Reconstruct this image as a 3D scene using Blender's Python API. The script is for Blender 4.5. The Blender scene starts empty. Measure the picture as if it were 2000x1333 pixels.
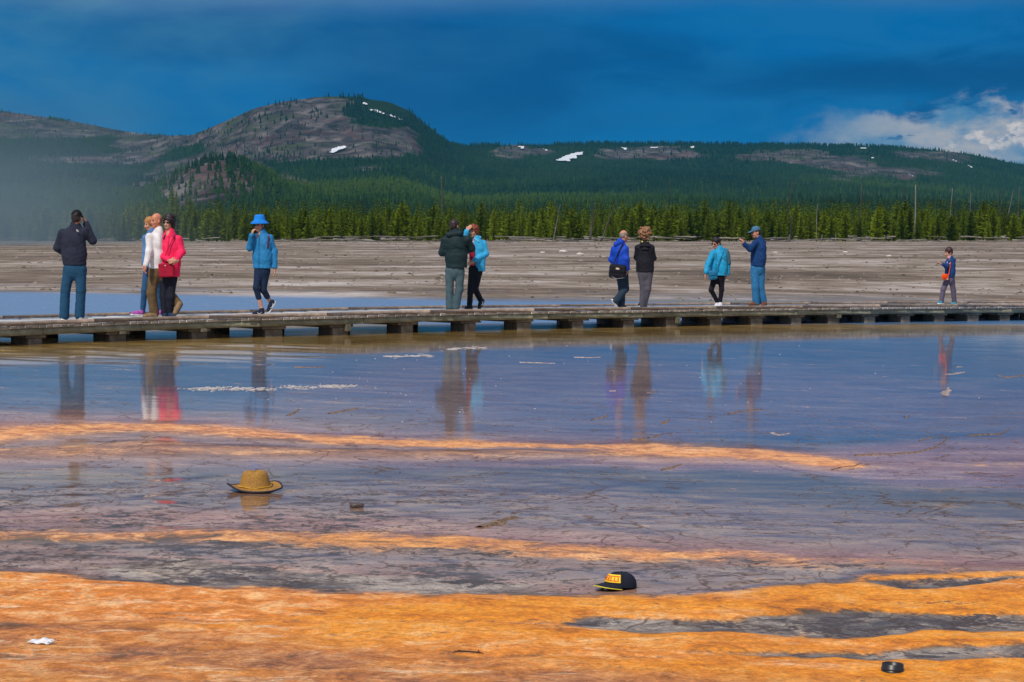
import bpy, bmesh, math, random
import numpy as np
from mathutils import Vector, Matrix

S = bpy.context.scene
COL = S.collection
rnd = random.Random(7)
RNG = np.random.default_rng(11)

# ------------------------------------------------------------------ camera
EYE = 1.82                     # metres above the local ground datum
FPX = 4000.0                   # focal length in pixels of the 2000 px wide photograph
HORIZON = 460.0
PITCH = math.atan((666.5 - HORIZON) / FPX)
SP, CP = math.sin(PITCH), math.cos(PITCH)
cam = bpy.data.cameras.new('camera')
cam.sensor_width = 36.0
cam.lens = 72.0
cam.clip_start = 0.5
cam.clip_end = 30000.0
cam_o = bpy.data.objects.new('camera', cam)
cam_o.location = (0, 0, EYE)
cam_o.rotation_euler = (math.pi / 2 - PITCH, 0, 0)
COL.objects.link(cam_o)
S.camera = cam_o

def project(x, y, z):
    """world -> photograph pixel (2000 x 1333)"""
    dz = z - EYE
    dep = np.maximum(y * CP - dz * SP, 0.05)
    return 1000 + FPX * x / dep, 666.5 - FPX * (y * SP + dz * CP) / dep

# ------------------------------------------------------------------ node helper
class NT:
    def __init__(self, tree):
        self.t = tree
    def n(self, typ, ins=None, **props):
        nd = self.t.nodes.new(typ)
        for k, v in props.items():
            setattr(nd, k, v)
        for k, v in (ins or {}).items():
            s = nd.inputs[k]
            if hasattr(v, 'default_value') or isinstance(v, bpy.types.NodeSocket):
                self.t.links.new(v, s)
            elif isinstance(v, bpy.types.Node):
                self.t.links.new(v.outputs[0], s)
            else:
                if s.type == 'RGBA' and len(v) == 3:
                    v = (*v, 1)
                s.default_value = v
        return nd
    def link(self, a, b):
        self.t.links.new(a, b)
    def math(self, op, a, b=0.0, c=None, clamp=False):
        ins = {0: a, 1: b}
        if c is not None:
            ins[2] = c
        return self.n('ShaderNodeMath', ins, operation=op, use_clamp=clamp).outputs[0]
    def mix(self, f, a, b, mode='MIX'):
        nd = self.n('ShaderNodeMix', {}, data_type='RGBA', blend_type=mode)
        for idx, v in ((0, f), (6, a), (7, b)):
            s = nd.inputs[idx]
            if isinstance(v, bpy.types.NodeSocket):
                self.t.links.new(v, s)
            else:
                s.default_value = (*v, 1) if isinstance(v, tuple) and len(v) == 3 else v
        return nd.outputs[2]
    def ss(self, x, lo, hi, a=0.0, b=1.0):
        nd = self.n('ShaderNodeMapRange', {0: x, 1: lo, 2: hi, 3: a, 4: b}, interpolation_type='SMOOTHSTEP')
        return nd.outputs[0]
    def noise(self, vec, scale, detail=4, rough=0.55, dist=0.0, dim='3D'):
        nd = self.n('ShaderNodeTexNoise', {'Scale': scale, 'Detail': detail, 'Roughness': rough, 'Distortion': dist},
                    noise_dimensions=dim)
        if vec is not None:
            self.t.links.new(vec, nd.inputs['Vector'])
        return nd.outputs[0]
    def mapping(self, vec, loc=(0, 0, 0), rot=(0, 0, 0), scale=(1, 1, 1)):
        return self.n('ShaderNodeMapping', {'Vector': vec, 'Location': loc, 'Rotation': rot, 'Scale': scale}).outputs[0]
    def ramp(self, f, stops, interp='LINEAR'):
        nd = self.n('ShaderNodeValToRGB', {0: f})
        cr = nd.color_ramp
        cr.interpolation = interp
        while len(cr.elements) < len(stops):
            cr.elements.new(0.5)
        for e, (p, c) in zip(cr.elements, stops):
            e.position = p
            e.color = (*c, 1) if len(c) == 3 else c
        return nd.outputs[0]
    def attr(self, name):
        return self.n('ShaderNodeAttribute', {}, attribute_name=name).outputs['Fac']

def srgb(r, g, b):
    f = lambda c: c / 12.92 if c <= 0.04045 else ((c + 0.055) / 1.055) ** 2.4
    return (f(r / 255), f(g / 255), f(b / 255))

def new_mat(name):
    m = bpy.data.materials.new(name)
    m.use_nodes = True
    t = NT(m.node_tree)
    bs = m.node_tree.nodes['Principled BSDF']
    return m, t, bs

# ------------------------------------------------------------------ world: blue storm sky over the NISHITA sky
SUN_VEC = Vector((-0.30, -0.66, 0.80)).normalized()
w = bpy.data.worlds.new('World')
S.world = w
w.use_nodes = True
wt = NT(w.node_tree)
bg = w.node_tree.nodes['Background']
sky = wt.n('ShaderNodeTexSky', {}, sky_type='NISHITA', sun_disc=False,
           sun_elevation=math.asin(SUN_VEC.z), sun_rotation=math.atan2(SUN_VEC.x, SUN_VEC.y),
           air_density=1.0, dust_density=0.4, ozone_density=2.5)
tc = wt.n('ShaderNodeTexCoord').outputs['Generated']
sx = wt.n('ShaderNodeSeparateXYZ', {0: tc})
el = wt.math('MULTIPLY', wt.math('ARCSINE', sx.outputs[2]), 57.2958)          # degrees above the horizon
az = wt.math('MULTIPLY', wt.math('ARCTAN2', sx.outputs[0], sx.outputs[1]), 57.2958)   # degrees right of north
cv = wt.n('ShaderNodeCombineXYZ', {0: az, 1: el}).outputs[0]
n_big = wt.noise(wt.mapping(cv, loc=(3.1, 0.4, 0), scale=(0.065, 0.26, 1)), 1.0, 4, 0.5, 0.6)
n_mid = wt.noise(wt.mapping(cv, loc=(8.0, 5, 0), scale=(0.22, 0.6, 1)), 1.0, 5, 0.55, 0.4)
DEEP, DARK, PALE = srgb(0, 102, 168), srgb(0, 80, 142), srgb(60, 122, 164)
storm = wt.mix(wt.ss(n_big, 0.40, 0.60), DARK, DEEP)
n_mot = wt.noise(wt.mapping(cv, loc=(2.2, 9.1, 0), scale=(0.30, 0.95, 1)), 1.0, 6, 0.62, 0.8)
mot = wt.math('MULTIPLY', wt.ss(n_mot, 0.40, 0.62), wt.ss(az, -2.0, 8.0, 0.25, 1.0))
storm = wt.mix(wt.math('MULTIPLY', mot, 0.55), storm, srgb(22, 108, 168))
# rain-lit paler veil towards the left and higher up
veil = wt.math('MULTIPLY', wt.ss(wt.math('ADD', wt.math('MULTIPLY', az, -0.6), wt.math('MULTIPLY', el, 1.1)), 3.0, 16.0),
               wt.ss(n_mid, 0.25, 0.72))
storm = wt.mix(veil, storm, PALE)
# band of lighter blue just above the hills
low = wt.ss(el, 3.6, 1.2)
storm = wt.mix(wt.math('MULTIPLY', low, 0.55), storm, srgb(0, 110, 176))
dark_shelf = wt.math('MULTIPLY', wt.ss(wt.math('ABSOLUTE', wt.math('SUBTRACT', wt.math('ADD', el, wt.math('MULTIPLY', n_mid, 0.9)), 4.75)), 0.75, 0.1),
                     wt.ss(az, 2.0, 10.0))
storm = wt.mix(wt.math('MULTIPLY', dark_shelf, 0.75), storm, srgb(0, 70, 128))
# higher cloud deck turns to lighter grey blue
upn = wt.noise(wt.mapping(tc, scale=(2.2, 2.2, 4)), 1.0, 4, 0.55, 0.5)
deck = wt.mix(upn, srgb(136, 152, 182), srgb(196, 198, 210))
storm = wt.mix(wt.ss(wt.math('ADD', el, wt.math('MULTIPLY', wt.math('SUBTRACT', upn, 0.5), 4.0)), 5.4, 9.0), storm, deck)
# clearing under the storm shelf on the right: grey haze with sunlit cumulus
edge = wt.noise(wt.mapping(cv, loc=(1.7, 2.2, 0), scale=(0.55, 1.1, 1)), 1.0, 5, 0.6, 0.3)
top_el = wt.ss(az, 7.0, 15.0, 3.05, 3.45)
clear = wt.math('MULTIPLY', wt.ss(wt.math('ADD', wt.math('SUBTRACT', el, top_el), wt.math('MULTIPLY', wt.math('SUBTRACT', edge, 0.5), 2.2)), 0.25, -0.20),
                wt.ss(wt.math('ADD', az, wt.math('MULTIPLY', wt.math('SUBTRACT', edge, 0.5), 4.0)), 7.4, 9.6))
cl1 = wt.noise(wt.mapping(cv, loc=(4.4, 1.0, 0), scale=(0.5, 0.9, 1)), 1.0, 6, 0.6, 0.2)
clear_col = wt.mix(wt.math('MULTIPLY', wt.ss(cl1, 0.36, 0.64), wt.ss(az, 8.5, 12.5, 0.45, 1.0)), srgb(80, 132, 176), srgb(180, 178, 182))
storm = wt.mix(clear, storm, clear_col)
cum_f = wt.noise(wt.mapping(cv, loc=(-11.9, -2.2, 0), scale=(1.7, 2.2, 1)), 1.0, 6, 0.58, 0.25)
cum_d = wt.math('SQRT', wt.math('ADD', wt.math('POWER', wt.math('MULTIPLY', wt.math('SUBTRACT', az, 13.6), 0.62), 2.0),
                                wt.math('POWER', wt.math('MULTIPLY', wt.math('SUBTRACT', el, 2.62), 1.9), 2.0)))
cum = wt.ss(wt.math('ADD', wt.math('MULTIPLY', cum_d, -0.55), wt.math('MULTIPLY', cum_f, 2.0)), 0.66, 0.92)
cum_col = wt.mix(wt.ss(cum_f, 0.40, 0.66), srgb(132, 148, 176), srgb(216, 208, 204))
storm = wt.mix(wt.math('MULTIPLY', cum, wt.ss(el, 0.4, 2.0)), storm, cum_col)
scud_d = wt.noise(wt.mapping(cv, loc=(20.2, 7.1, 0), scale=(0.85, 1.7, 1)), 1.0, 6, 0.6, 0.3)
scud = wt.math('MULTIPLY', wt.math('MULTIPLY', wt.ss(scud_d, 0.60, 0.66), wt.ss(az, 8.2, 10.0)),
               wt.ss(wt.math('ABSOLUTE', wt.math('SUBTRACT', el, 3.3)), 1.0, 0.5))
storm = wt.mix(wt.math('MULTIPLY', scud, 0.9), storm, srgb(18, 92, 150))
storm10 = wt.mix(1.0, storm, (10, 10, 10), 'MULTIPLY')
cover = wt.ss(el, 8.0, 60.0, 1.0, 0.75)
wt.link(wt.mix(cover, sky.outputs[0], storm10), bg.inputs['Color'])
bg.inputs['Strength'].default_value = 0.1

# ------------------------------------------------------------------ sun and exposure
sun = bpy.data.lights.new('sun', 'SUN')
sun.energy = 3.35
sun.angle = math.radians(4.0)
sun.color = (1.0, 0.93, 0.82)
sun_o = bpy.data.objects.new('sun', sun)
sun_o.rotation_euler = SUN_VEC.to_track_quat('Z', 'Y').to_euler()
sun_o.location = (-30, -20, 60)
COL.objects.link(sun_o)
S.view_settings.view_transform = 'Standard'
S.view_settings.look = 'None'
S.view_settings.gamma = 1.0
S.view_settings.exposure = 0.0
S.view_settings.use_curve_mapping = False
S.cycles.max_bounces = 6
S.cycles.volume_bounces = 0
S.cycles.transparent_max_bounces = 8
S.cycles.sample_clamp_indirect = 4.0
S.cycles.volume_step_rate = 4.0

# ------------------------------------------------------------------ numpy helpers
def sstep(t):
    t = np.clip(t, 0, 1)
    return t * t * (3 - 2 * t)

def _hash(ix, iy, seed):
    h = (ix.astype(np.int64) * 374761393 + iy.astype(np.int64) * 668265263 + seed * 1442695041) & 0x7fffffff
    h = ((h ^ (h >> 13)) * 1274126177) & 0x7fffffff
    return ((h ^ (h >> 16)) & 0xffff) / 65535.0

def vnoise(x, y, seed=0):
    ix, iy = np.floor(x), np.floor(y)
    fx, fy = x - ix, y - iy
    fx, fy = fx * fx * (3 - 2 * fx), fy * fy * (3 - 2 * fy)
    a, b = _hash(ix, iy, seed), _hash(ix + 1, iy, seed)
    c, d = _hash(ix, iy + 1, seed), _hash(ix + 1, iy + 1, seed)
    return (a * (1 - fx) + b * fx) * (1 - fy) + (c * (1 - fx) + d * fx) * fy

def fbm(x, y, octv=4, seed=0):
    s, a, t = 0.0, 1.0, 0.0
    for k in range(octv):
        s = s + a * vnoise(x * 2 ** k + 17.3 * k, y * 2 ** k - 9.1 * k, seed + k)
        t += a
        a *= 0.5
    return s / t - 0.5            # about -0.5 .. 0.5

def mesh_np(name, verts, quads=None, tris=None, mat=None, parent=None, smooth=True, attrs=None, link=True):
    me = bpy.data.meshes.new(name)
    verts = np.asarray(verts, np.float32)
    faces = []
    nq = 0 if quads is None else len(quads)
    nt = 0 if tris is None else len(tris)
    me.vertices.add(len(verts))
    me.vertices.foreach_set('co', verts.ravel())
    loops = np.concatenate([np.asarray(quads, np.int32).ravel() if nq else np.zeros(0, np.int32),
                            np.asarray(tris, np.int32).ravel() if nt else np.zeros(0, np.int32)])
    me.loops.add(len(loops))
    me.loops.foreach_set('vertex_index', loops)
    starts = np.concatenate([np.arange(nq) * 4, nq * 4 + np.arange(nt) * 3]).astype(np.int32)
    me.polygons.add(nq + nt)
    me.polygons.foreach_set('loop_start', starts)
    me.update(calc_edges=True)
    me.validate()
    if smooth:
        me.polygons.foreach_set('use_smooth', np.ones(len(me.polygons), bool))
    for k, v in (attrs or {}).items():
        at = me.attributes.new(k, 'FLOAT', 'POINT')
        at.data.foreach_set('value', np.asarray(v, np.float32).ravel())
    if mat is not None:
        me.materials.append(mat)
    if not link:
        return me
    o = bpy.data.objects.new(name, me)
    COL.objects.link(o)
    if parent is not None:
        o.parent = parent
    return o

def bm_obj(name, bm, mat=None, parent=None, smooth=False):
    me = bpy.data.meshes.new(name)
    bm.to_mesh(me)
    bm.free()
    if smooth:
        me.polygons.foreach_set('use_smooth', np.ones(len(me.polygons), bool))
    if mat is not None:
        me.materials.append(mat)
    o = bpy.data.objects.new(name, me)
    COL.objects.link(o)
    if parent is not None:
        o.parent = parent
    return o

def tag(o, label=None, cat=None, group=None, kind=None):
    if label: o['label'] = label
    if cat: o['category'] = cat
    if group: o['group'] = group
    if kind: o['kind'] = kind
    return o

def empty(name, loc=(0, 0, 0), rz=0.0):
    o = bpy.data.objects.new(name, None)
    o.empty_display_size = 0.2
    o.location = loc
    o.rotation_euler = (0, 0, rz)
    COL.objects.link(o)
    return o

# ------------------------------------------------------------------ ground shape
WALK_U = np.array([-500, -250, 0, 75, 220, 340, 480, 630, 800, 925, 1020, 1125, 1225, 1400, 1560, 1700, 1840, 2000, 2250, 2600], float)
WALK_V = np.array([700, 692, 678, 675, 668.5, 664.5, 660, 657, 651, 647, 645, 642.5, 641, 637, 633.5, 631, 629, 626.5, 624, 621], float)
SIDE = 0.016

def walk_front(u):
    """where the front edge of the boardwalk meets the water, in plan"""
    v = np.interp(u, WALK_U, WALK_V)
    dx, dv = (u - 1000) / FPX, (v - HORIZON) / FPX
    # eye drop = EYE + SIDE*x,  x = dx*d,  d = (EYE + SIDE*dx*d)/dv
    d = EYE / (dv - SIDE * dx)
    return dx * d, d

_fu = np.linspace(-500, 2600, 400)
_fx, _fy = walk_front(_fu)

_tx = np.linspace(0, 40, 161)
_tz = np.cumsum(0.014 * sstep(_tx / 9.0) * (1 - sstep((_tx - 16.0) / 6.0))) * 0.25

def ground_z(x, y):
    x = np.asarray(x, float); y = np.asarray(y, float)
    yb = np.interp(x, _fx, _fy)
    side = -SIDE * np.clip(x, -14, 17) * (1 - sstep((y - 55) / 110.0)) * sstep((y + 10) / 14)
    xx = np.clip(yb - y, 0, 40)
    tilt = -np.interp(xx, _tx, _tz)
    rise = 0.46 * sstep((y - 62) / 420.0) + np.maximum(0, y - 470) * 0.01
    return side + tilt + rise

def on_ground(u, v):
    """the ground point seen at a pixel of the photograph"""
    y = np.full(np.shape(u), 20.0)
    for _ in range(60):
        z = ground_z((np.asarray(u) - 1000) / FPX * y, y)
        t = (666.5 - np.asarray(v)) / FPX
        # ray: forward + t*up ; slope dz/dy
        sl = (-SP + t * CP) / (CP + t * SP)
        ny = (z - EYE) / sl
        y = 0.5 * y + 0.5 * np.clip(ny, 2, 3000)
    dep = y * CP - (ground_z((np.asarray(u) - 1000) / FPX * y, y) - EYE) * SP
    x = (np.asarray(u) - 1000) / FPX * dep
    return x, y, ground_z(x, y)
# ------------------------------------------------------------------ ground sheet: microbial mats, water film, sinter plain
def band(u, v, top, bot, soft_t=8.0, soft_b=8.0):
    tu, tv = zip(*top); bu, bv = zip(*bot)
    return sstep((v - np.interp(u, tu, tv)) / soft_t + 0.5) * sstep((np.interp(u, bu, bv) - v) / soft_b + 0.5)

ys = [-60.0, -25, -8, 0, 4, 6]
y = 7.6
while y < 64:
    ys.append(y); y *= 1.0042
while y < 560:
    ys.append(y); y *= 1.017
ys += [620, 760, 1000]
ys = np.array(ys)
NC = 330
s_in = np.linspace(-1, 1, NC)
half = np.maximum(9.0, 0.285 * np.maximum(ys, 0))
xs = half[:, None] * s_in[None, :]
outer = np.array([1.15, 1.5, 2.4, 5, 14, 60.0])
out_r = half[:, None] * outer[None, :]
xs = np.concatenate([-out_r[:, ::-1], xs, out_r], axis=1)
gx = xs
gy = np.repeat(ys[:, None], xs.shape[1], axis=1)
gz0 = ground_z(gx, gy)

# world-space domain warp, so that edges meander
wy = gy + (fbm(gx * 0.55, gy * 0.35, 4, 3) * 0.9 + fbm(gx * 2.2, gy * 1.1, 3, 9) * 0.35 + fbm(gx * 7.0, gy * 4.0, 3, 13) * 0.22) * np.clip(gy / 13.0, 0.5, 2.2) * 0.62
wx = gx + fbm(gx * 0.6, gy * 0.5, 3, 21) * 0.6
U, V = project(wx, wy, ground_z(wx, wy))
V = np.where(gy < 6.5, 1500, V)
U = np.clip(U, -900, 2900)

# dry sinter plain behind the boardwalk, with a strip of open water before it
far_edge = np.interp(U, [-300, 0, 300, 500, 700, 900, 1100, 1300, 1500, 1750, 2000, 2400], [566, 571, 575, 579, 582, 586, 589, 592, 596, 597, 598, 599])
dry = sstep((far_edge - V) / 9 + 0.5)
film_far = sstep((far_edge - V) / 9 + 0.5) * sstep((V - (far_edge - 26)) / 20) * (fbm(gx * .10, gy * .35, 4, 77) > 0.04)

orangeA = band(U, V, [(-300, 822), (0, 826), (250, 832), (500, 834), (700, 846), (900, 858), (1100, 866), (1300, 871), (1500, 880), (1640, 893), (1690, 905), (1760, 912)],
               [(-300, 898), (0, 893), (300, 890), (500, 890), (700, 892), (900, 896), (1100, 893), (1300, 900), (1500, 908), (1640, 916), (1690, 909), (1760, 905)], 18, 14)
rillA = band(U, V, [(-300, 868), (0, 864), (250, 853), (500, 856), (700, 866), (900, 873), (1150, 878), (1300, 880)],
             [(-300, 876), (0, 873), (250, 866), (500, 869), (700, 876), (900, 881), (1150, 884), (1300, 880)], 6, 6)
orangeA = orangeA * (1 - 0.8 * rillA)
pinkR = band(U, V, [(1350, 905), (1650, 886), (1800, 868), (2000, 850), (2400, 840)], [(1350, 915), (1650, 930), (1800, 945), (2000, 952), (2400, 960)], 34, 26)
pinkW = band(U, V, [(-400, 800), (400, 800), (800, 700), (1200, 720), (1600, 725), (2000, 760), (2500, 770)],
             [(-400, 835), (400, 838), (800, 862), (1200, 868), (1600, 850), (2000, 850), (2500, 860)], 60, 30)
orangeB = band(U, V, [(-300, 1030), (0, 1036), (300, 1040), (600, 1040), (900, 1046), (1100, 1060), (1300, 1072), (1500, 1080), (1700, 1092), (2000, 1098)],
               [(-300, 1060), (0, 1060), (300, 1066), (600, 1072), (900, 1080), (1100, 1092), (1300, 1098), (1500, 1106), (1700, 1110), (2000, 1110)], 16, 20)
orangeB = orangeB * np.interp(U, [-300, 900, 1300, 1600, 2000], [1, 1, 0.95, 0.7, 0.5])
Ctop = [(-300, 1112), (0, 1119), (100, 1124), (180, 1140), (330, 1152), (600, 1158), (900, 1166), (1150, 1168), (1320, 1163), (1450, 1150), (1580, 1143), (1660, 1126), (1780, 1120), (2000, 1114), (2400, 1110)]
orangeC = band(U, V, Ctop, [(-300, 1900), (2400, 1900)], 26, 20)
greyP = band(U, V, [(1640, 1139), (1740, 1132), (1850, 1128), (2000, 1124)], [(1640, 1141), (1740, 1150), (1850, 1146), (2000, 1132)], 8, 8)
grey1 = band(U, V, [(1060, 1226), (1100, 1218), (1180, 1214), (1280, 1214), (1430, 1216), (1550, 1205), (1700, 1204), (1850, 1202), (2000, 1200), (2300, 1198)],
             [(1060, 1226), (1140, 1236), (1250, 1244), (1400, 1240), (1480, 1248), (1600, 1255), (1720, 1252), (1850, 1241), (2000, 1234), (2300, 1228)], 15, 15)
grey2 = band(U, V, [(1360, 1293), (1500, 1290), (1700, 1284), (1850, 1273), (2000, 1264), (2300, 1252)],
             [(1360, 1294), (1500, 1298), (1700, 1296), (1850, 1298), (2000, 1296), (2300, 1292)], 15, 14)
brownL = band(U, V, [(-300, 1190), (0, 1205), (200, 1228), (500, 1262), (800, 1290), (1100, 1320), (1500, 1350)], [(-300, 1900), (1500, 1900)], 60, 20)
darkL = band(U, V, [(-300, 1052), (0, 1060), (150, 1074), (300, 1090), (420, 1104)], [(-300, 1106), (0, 1112), (150, 1120), (300, 1126), (420, 1108)], 12, 14)
mixM1 = band(U, V, [(-300, 940), (0, 945), (300, 935), (600, 940), (900, 930), (1200, 955), (1500, 985), (2000, 1010)],
             [(-300, 1040), (600, 1045), (1200, 1075), (2000, 1120)], 60, 14)
mixM2 = band(U, V, [(-300, 1062), (600, 1062), (1200, 1086), (1700, 1100), (2000, 1104)], Ctop, 14, 10)
orangeC = orangeC * (1 - greyP * .8) * (1 - grey1) * (1 - grey2 * 0.9)

coreA = band(U, V, [(-300, 842), (0, 840), (250, 836), (500, 838), (700, 848), (900, 860), (1100, 869), (1300, 874), (1500, 884), (1640, 895), (1690, 906)], [(-300, 858), (0, 856), (250, 850), (500, 853), (700, 864), (900, 874), (1100, 880), (1300, 894), (1500, 903), (1640, 913), (1690, 909)], 9, 9)
pinkM2 = band(U, V, [(-300, 1120), (200, 1118), (330, 1098), (600, 1112), (900, 1122), (1150, 1140), (1320, 1152)], Ctop, 20, 10) * np.interp(U, [100, 260, 1000, 1250, 1400], [0.5, 1, 1, 0.6, 0])
pinkM1 = band(U, V, [(-300, 985), (0, 990), (300, 1000), (600, 1008), (900, 1015), (1200, 1040), (1600, 1068), (2000, 1085)], [(-300, 1045), (600, 1050), (1200, 1080), (1600, 1100), (2000, 1112)], 40, 16)
haloA = band(U, V, [(-300, 800), (0, 806), (500, 822), (900, 848), (1300, 866), (1700, 884), (2000, 880)], [(-300, 905), (500, 902), (900, 906), (1300, 912), (1700, 922), (2000, 930)], 40, 22)
a_orange = np.clip(np.maximum.reduce([orangeA * 0.36 + coreA * 0.34, orangeB * 0.60, orangeC]), 0, 1)
a_pale = np.clip(orangeA * 0.75 + orangeB * 0.35, 0, 1)          # the peach-coloured mats
a_pink = np.clip(np.maximum(pinkR, pinkW * 0.45) + mixM2 * 0.45 + mixM1 * 0.42 + pinkM2 * 0.7 + pinkM1 * 0.6 + darkL * 0.5 + haloA * 0.7, 0, 1)
a_dark = np.clip(np.maximum.reduce([mixM1 * np.interp(U, [0, 700, 1300, 2000], [0.68, 0.56, 0.36, 0.30]), mixM2 * np.interp(U, [0, 1200, 1500, 2000], [0.72, 0.74, 0.58, 0.5]), darkL * 0.62, grey1 * 1.0, grey2 * 0.9, greyP * 0.9]), 0, 1)
a_brown = np.clip(np.maximum(brownL, 0.8 * darkL), 0, 1)
a_wet = np.clip(1 - dry, 0, 1) * (1 - 0.62 * pinkM2) * (1 - 0.42 * pinkM1) * (1 - 0.22 * haloA) * (1 - 0.5 * darkL)
a_wet = a_wet * (1 - 0.62 * orangeA) * (1 - 0.55 * orangeB) * (1 - 0.86 * orangeC) * (1 - 0.68 * np.clip(grey1 + grey2 + greyP, 0, 1))
a_wet = np.clip(np.maximum(a_wet, film_far * 0.75), 0, 1)
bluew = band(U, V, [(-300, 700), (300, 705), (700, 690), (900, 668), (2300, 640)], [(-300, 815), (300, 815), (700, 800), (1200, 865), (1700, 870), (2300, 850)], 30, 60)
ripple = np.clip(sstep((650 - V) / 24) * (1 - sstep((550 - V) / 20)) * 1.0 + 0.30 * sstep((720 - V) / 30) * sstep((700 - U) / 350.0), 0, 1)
# low relief: mats stand a centimetre proud of the water film, plain is hummocky
rel = (orangeC * 0.022 + orangeA * 0.010 + orangeB * 0.010) * np.clip(1 + 1.2 * fbm(gx * 1.3, gy * 1.0, 4, 31), 0, 2)
rel += orangeC * 0.018 * fbm(gx * 3.4, gy * 2.4, 3, 37)
rel += orangeC * 0.010 * fbm(gx * 7.0, gy * 4.5, 3, 39) + (orangeA + orangeB) * 0.008 * fbm(gx * 3.0, gy * 2.0, 3, 43)
rel += np.clip(a_dark, 0, 1) * 0.010 * np.clip(fbm(gx * 4.0, gy * 3.0, 3, 41) * 3, 0, 1)
rel += dry * np.clip((gy - 45) / 40, 0, 1) * 0.10 * fbm(gx * 0.15, gy * 0.12, 5, 51)
ripL = sstep((724 - V) / 26) * sstep((V - 664) / 10) * sstep((760 - U) / 420.0)
rel += ripL * 0.13 * np.abs(fbm(gx * 0.35 + gy * 0.1, gy * 1.1, 3, 141))
rel += (1 - dry) * (1 - np.clip(orangeC, 0, 1)) * 0.0016 * fbm(gx * 0.8, gy * 1.2, 3, 147)
rel = np.where((gy < 6.5) | (np.abs(gx) > half[:, None] * 1.01), 0, rel)
gz = gz0 + rel
def rel_at(x, y):
    x = float(x); y = float(y)
    r = int(np.clip(np.searchsorted(ys, y), 1, len(ys) - 1))
    out = []
    for q in (r - 1, r):
        out.append(float(np.interp(x, gx[q], rel[q])))
    f = (y - ys[r - 1]) / (ys[r] - ys[r - 1])
    return out[0] * (1 - f) + out[1] * f
_og = on_ground
def on_ground(u, v):
    x, y, z = _og(u, v)
    if np.ndim(x):
        return x, y, z
    x, y, z = float(x), float(y), float(z)
    for _ in range(3):
        r = rel_at(x, y)
        sl = (z - EYE) / y
        k = (z + r - EYE) / (z - EYE)
        x2, y2 = x * k, y * k
    return x2, y2, z + r
nr, ncx = gx.shape
idx = np.arange(nr * ncx).reshape(nr, ncx)
quads = np.stack([idx[:-1, :-1], idx[:-1, 1:], idx[1:, 1:], idx[1:, :-1]], -1).reshape(-1, 4)

m, t, bs = new_mat('mat_and_water')
P = t.n('ShaderNodeNewGeometry').outputs['Position']
AO, AP, AK, AD, AB, AW, AY = (t.attr(k) for k in ('orange', 'pale', 'pink', 'dark', 'brown', 'wet', 'dry'))
flow = t.mapping(P, rot=(0, 0, math.radians(-6)), scale=(0.42, 1.0, 1.0))
n_fine = t.noise(flow, 9.0, 6, 0.65, 0.4)
n_mid = t.noise(flow, 2.3, 6, 0.6, 0.8)
n_low = t.noise(flow, 0.7, 4, 0.55, 0.6)
n_spk = t.noise(P, 26.0, 5, 0.72, 0.2)
n_grain = t.noise(t.mapping(P, rot=(0, 0, 0.1), scale=(1.1, 1.0, 1)), 17.0, 7, 0.78, 0.5)
n_clot = t.noise(t.mapping(P, loc=(2, 6, 0), rot=(0, 0, math.radians(-10)), scale=(1.0, 1.0, 1)), 4.6, 8, 0.72, 0.7)
streak = t.noise(t.mapping(P, rot=(0, 0, math.radians(-9)), scale=(1.1, 3.0, 1)), 1.6, 6, 0.68, 0.7)
# orange mats
org = t.ramp(t.math('ADD', t.math('MULTIPLY', n_mid, 0.40), t.math('ADD', t.math('MULTIPLY', n_clot, 0.42), t.math('MULTIPLY', streak, 0.18))),
             [(0.39, (0.44, 0.130, 0.010)), (0.445, (0.70, 0.215, 0.006)), (0.50, (0.84, 0.290, 0.010)), (0.555, (0.88, 0.350, 0.040)), (0.65, (0.94, 0.56, 0.24))])
org = t.mix(t.ss(n_low, 0.42, 0.62), org, t.ramp(n_clot, [(0.38, (0.60, 0.185, 0.020)), (0.5, (0.80, 0.255, 0.035)), (0.62, (0.93, 0.50, 0.20))]))
peach = t.ramp(n_clot, [(0.40, (0.52, 0.20, 0.085)), (0.5, (0.86, 0.37, 0.14)), (0.66, (0.94, 0.54, 0.26))])
org = t.mix(AP, org, peach)
brown = t.ramp(n_clot, [(0.38, (0.15, 0.060, 0.030)), (0.5, (0.38, 0.145, 0.060)), (0.62, (0.62, 0.28, 0.11))])
org = t.mix(t.math('MULTIPLY', AB, t.ss(t.math('ADD', n_mid, t.math('MULTIPLY', n_low, 0.4)), 0.60, 0.86, 0.95, 0.28)), org, brown)
# bottom of the water film
bot = t.ramp(n_mid, [(0.34, (0.085, 0.048, 0.010)), (0.5, (0.165, 0.098, 0.024)), (0.66, (0.29, 0.19, 0.065))])
pink = t.ramp(n_mid, [(0.30, (0.24, 0.105, 0.075)), (0.5, (0.42, 0.21, 0.155)), (0.70, (0.56, 0.36, 0.28))])
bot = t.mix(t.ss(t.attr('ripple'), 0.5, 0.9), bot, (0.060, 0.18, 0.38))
sepb = t.n('ShaderNodeSeparateXYZ', {0: P})
bot = t.mix(t.math('MULTIPLY', t.math('MULTIPLY', t.ss(sepb.outputs[1], 25.0, 30.0), 0.8), t.math('SUBTRACT', 1.0, t.ss(t.attr('ripple'), 0.5, 0.9))), bot, t.ramp(n_mid, [(0.34, (0.17, 0.10, 0.016)), (0.5, (0.32, 0.195, 0.040)), (0.66, (0.46, 0.30, 0.09))]))
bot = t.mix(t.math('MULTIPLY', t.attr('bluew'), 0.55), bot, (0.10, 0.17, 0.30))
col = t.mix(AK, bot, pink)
taupe = t.ramp(t.noise(t.mapping(P, loc=(1, 5, 0), rot=(0, 0, math.radians(20)), scale=(1.3, 0.8, 1)), 2.2, 6, 0.62, 0.8), [(0.36, (0.085, 0.068, 0.060)), (0.50, (0.22, 0.175, 0.14)), (0.62, (0.46, 0.38, 0.31))])
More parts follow.
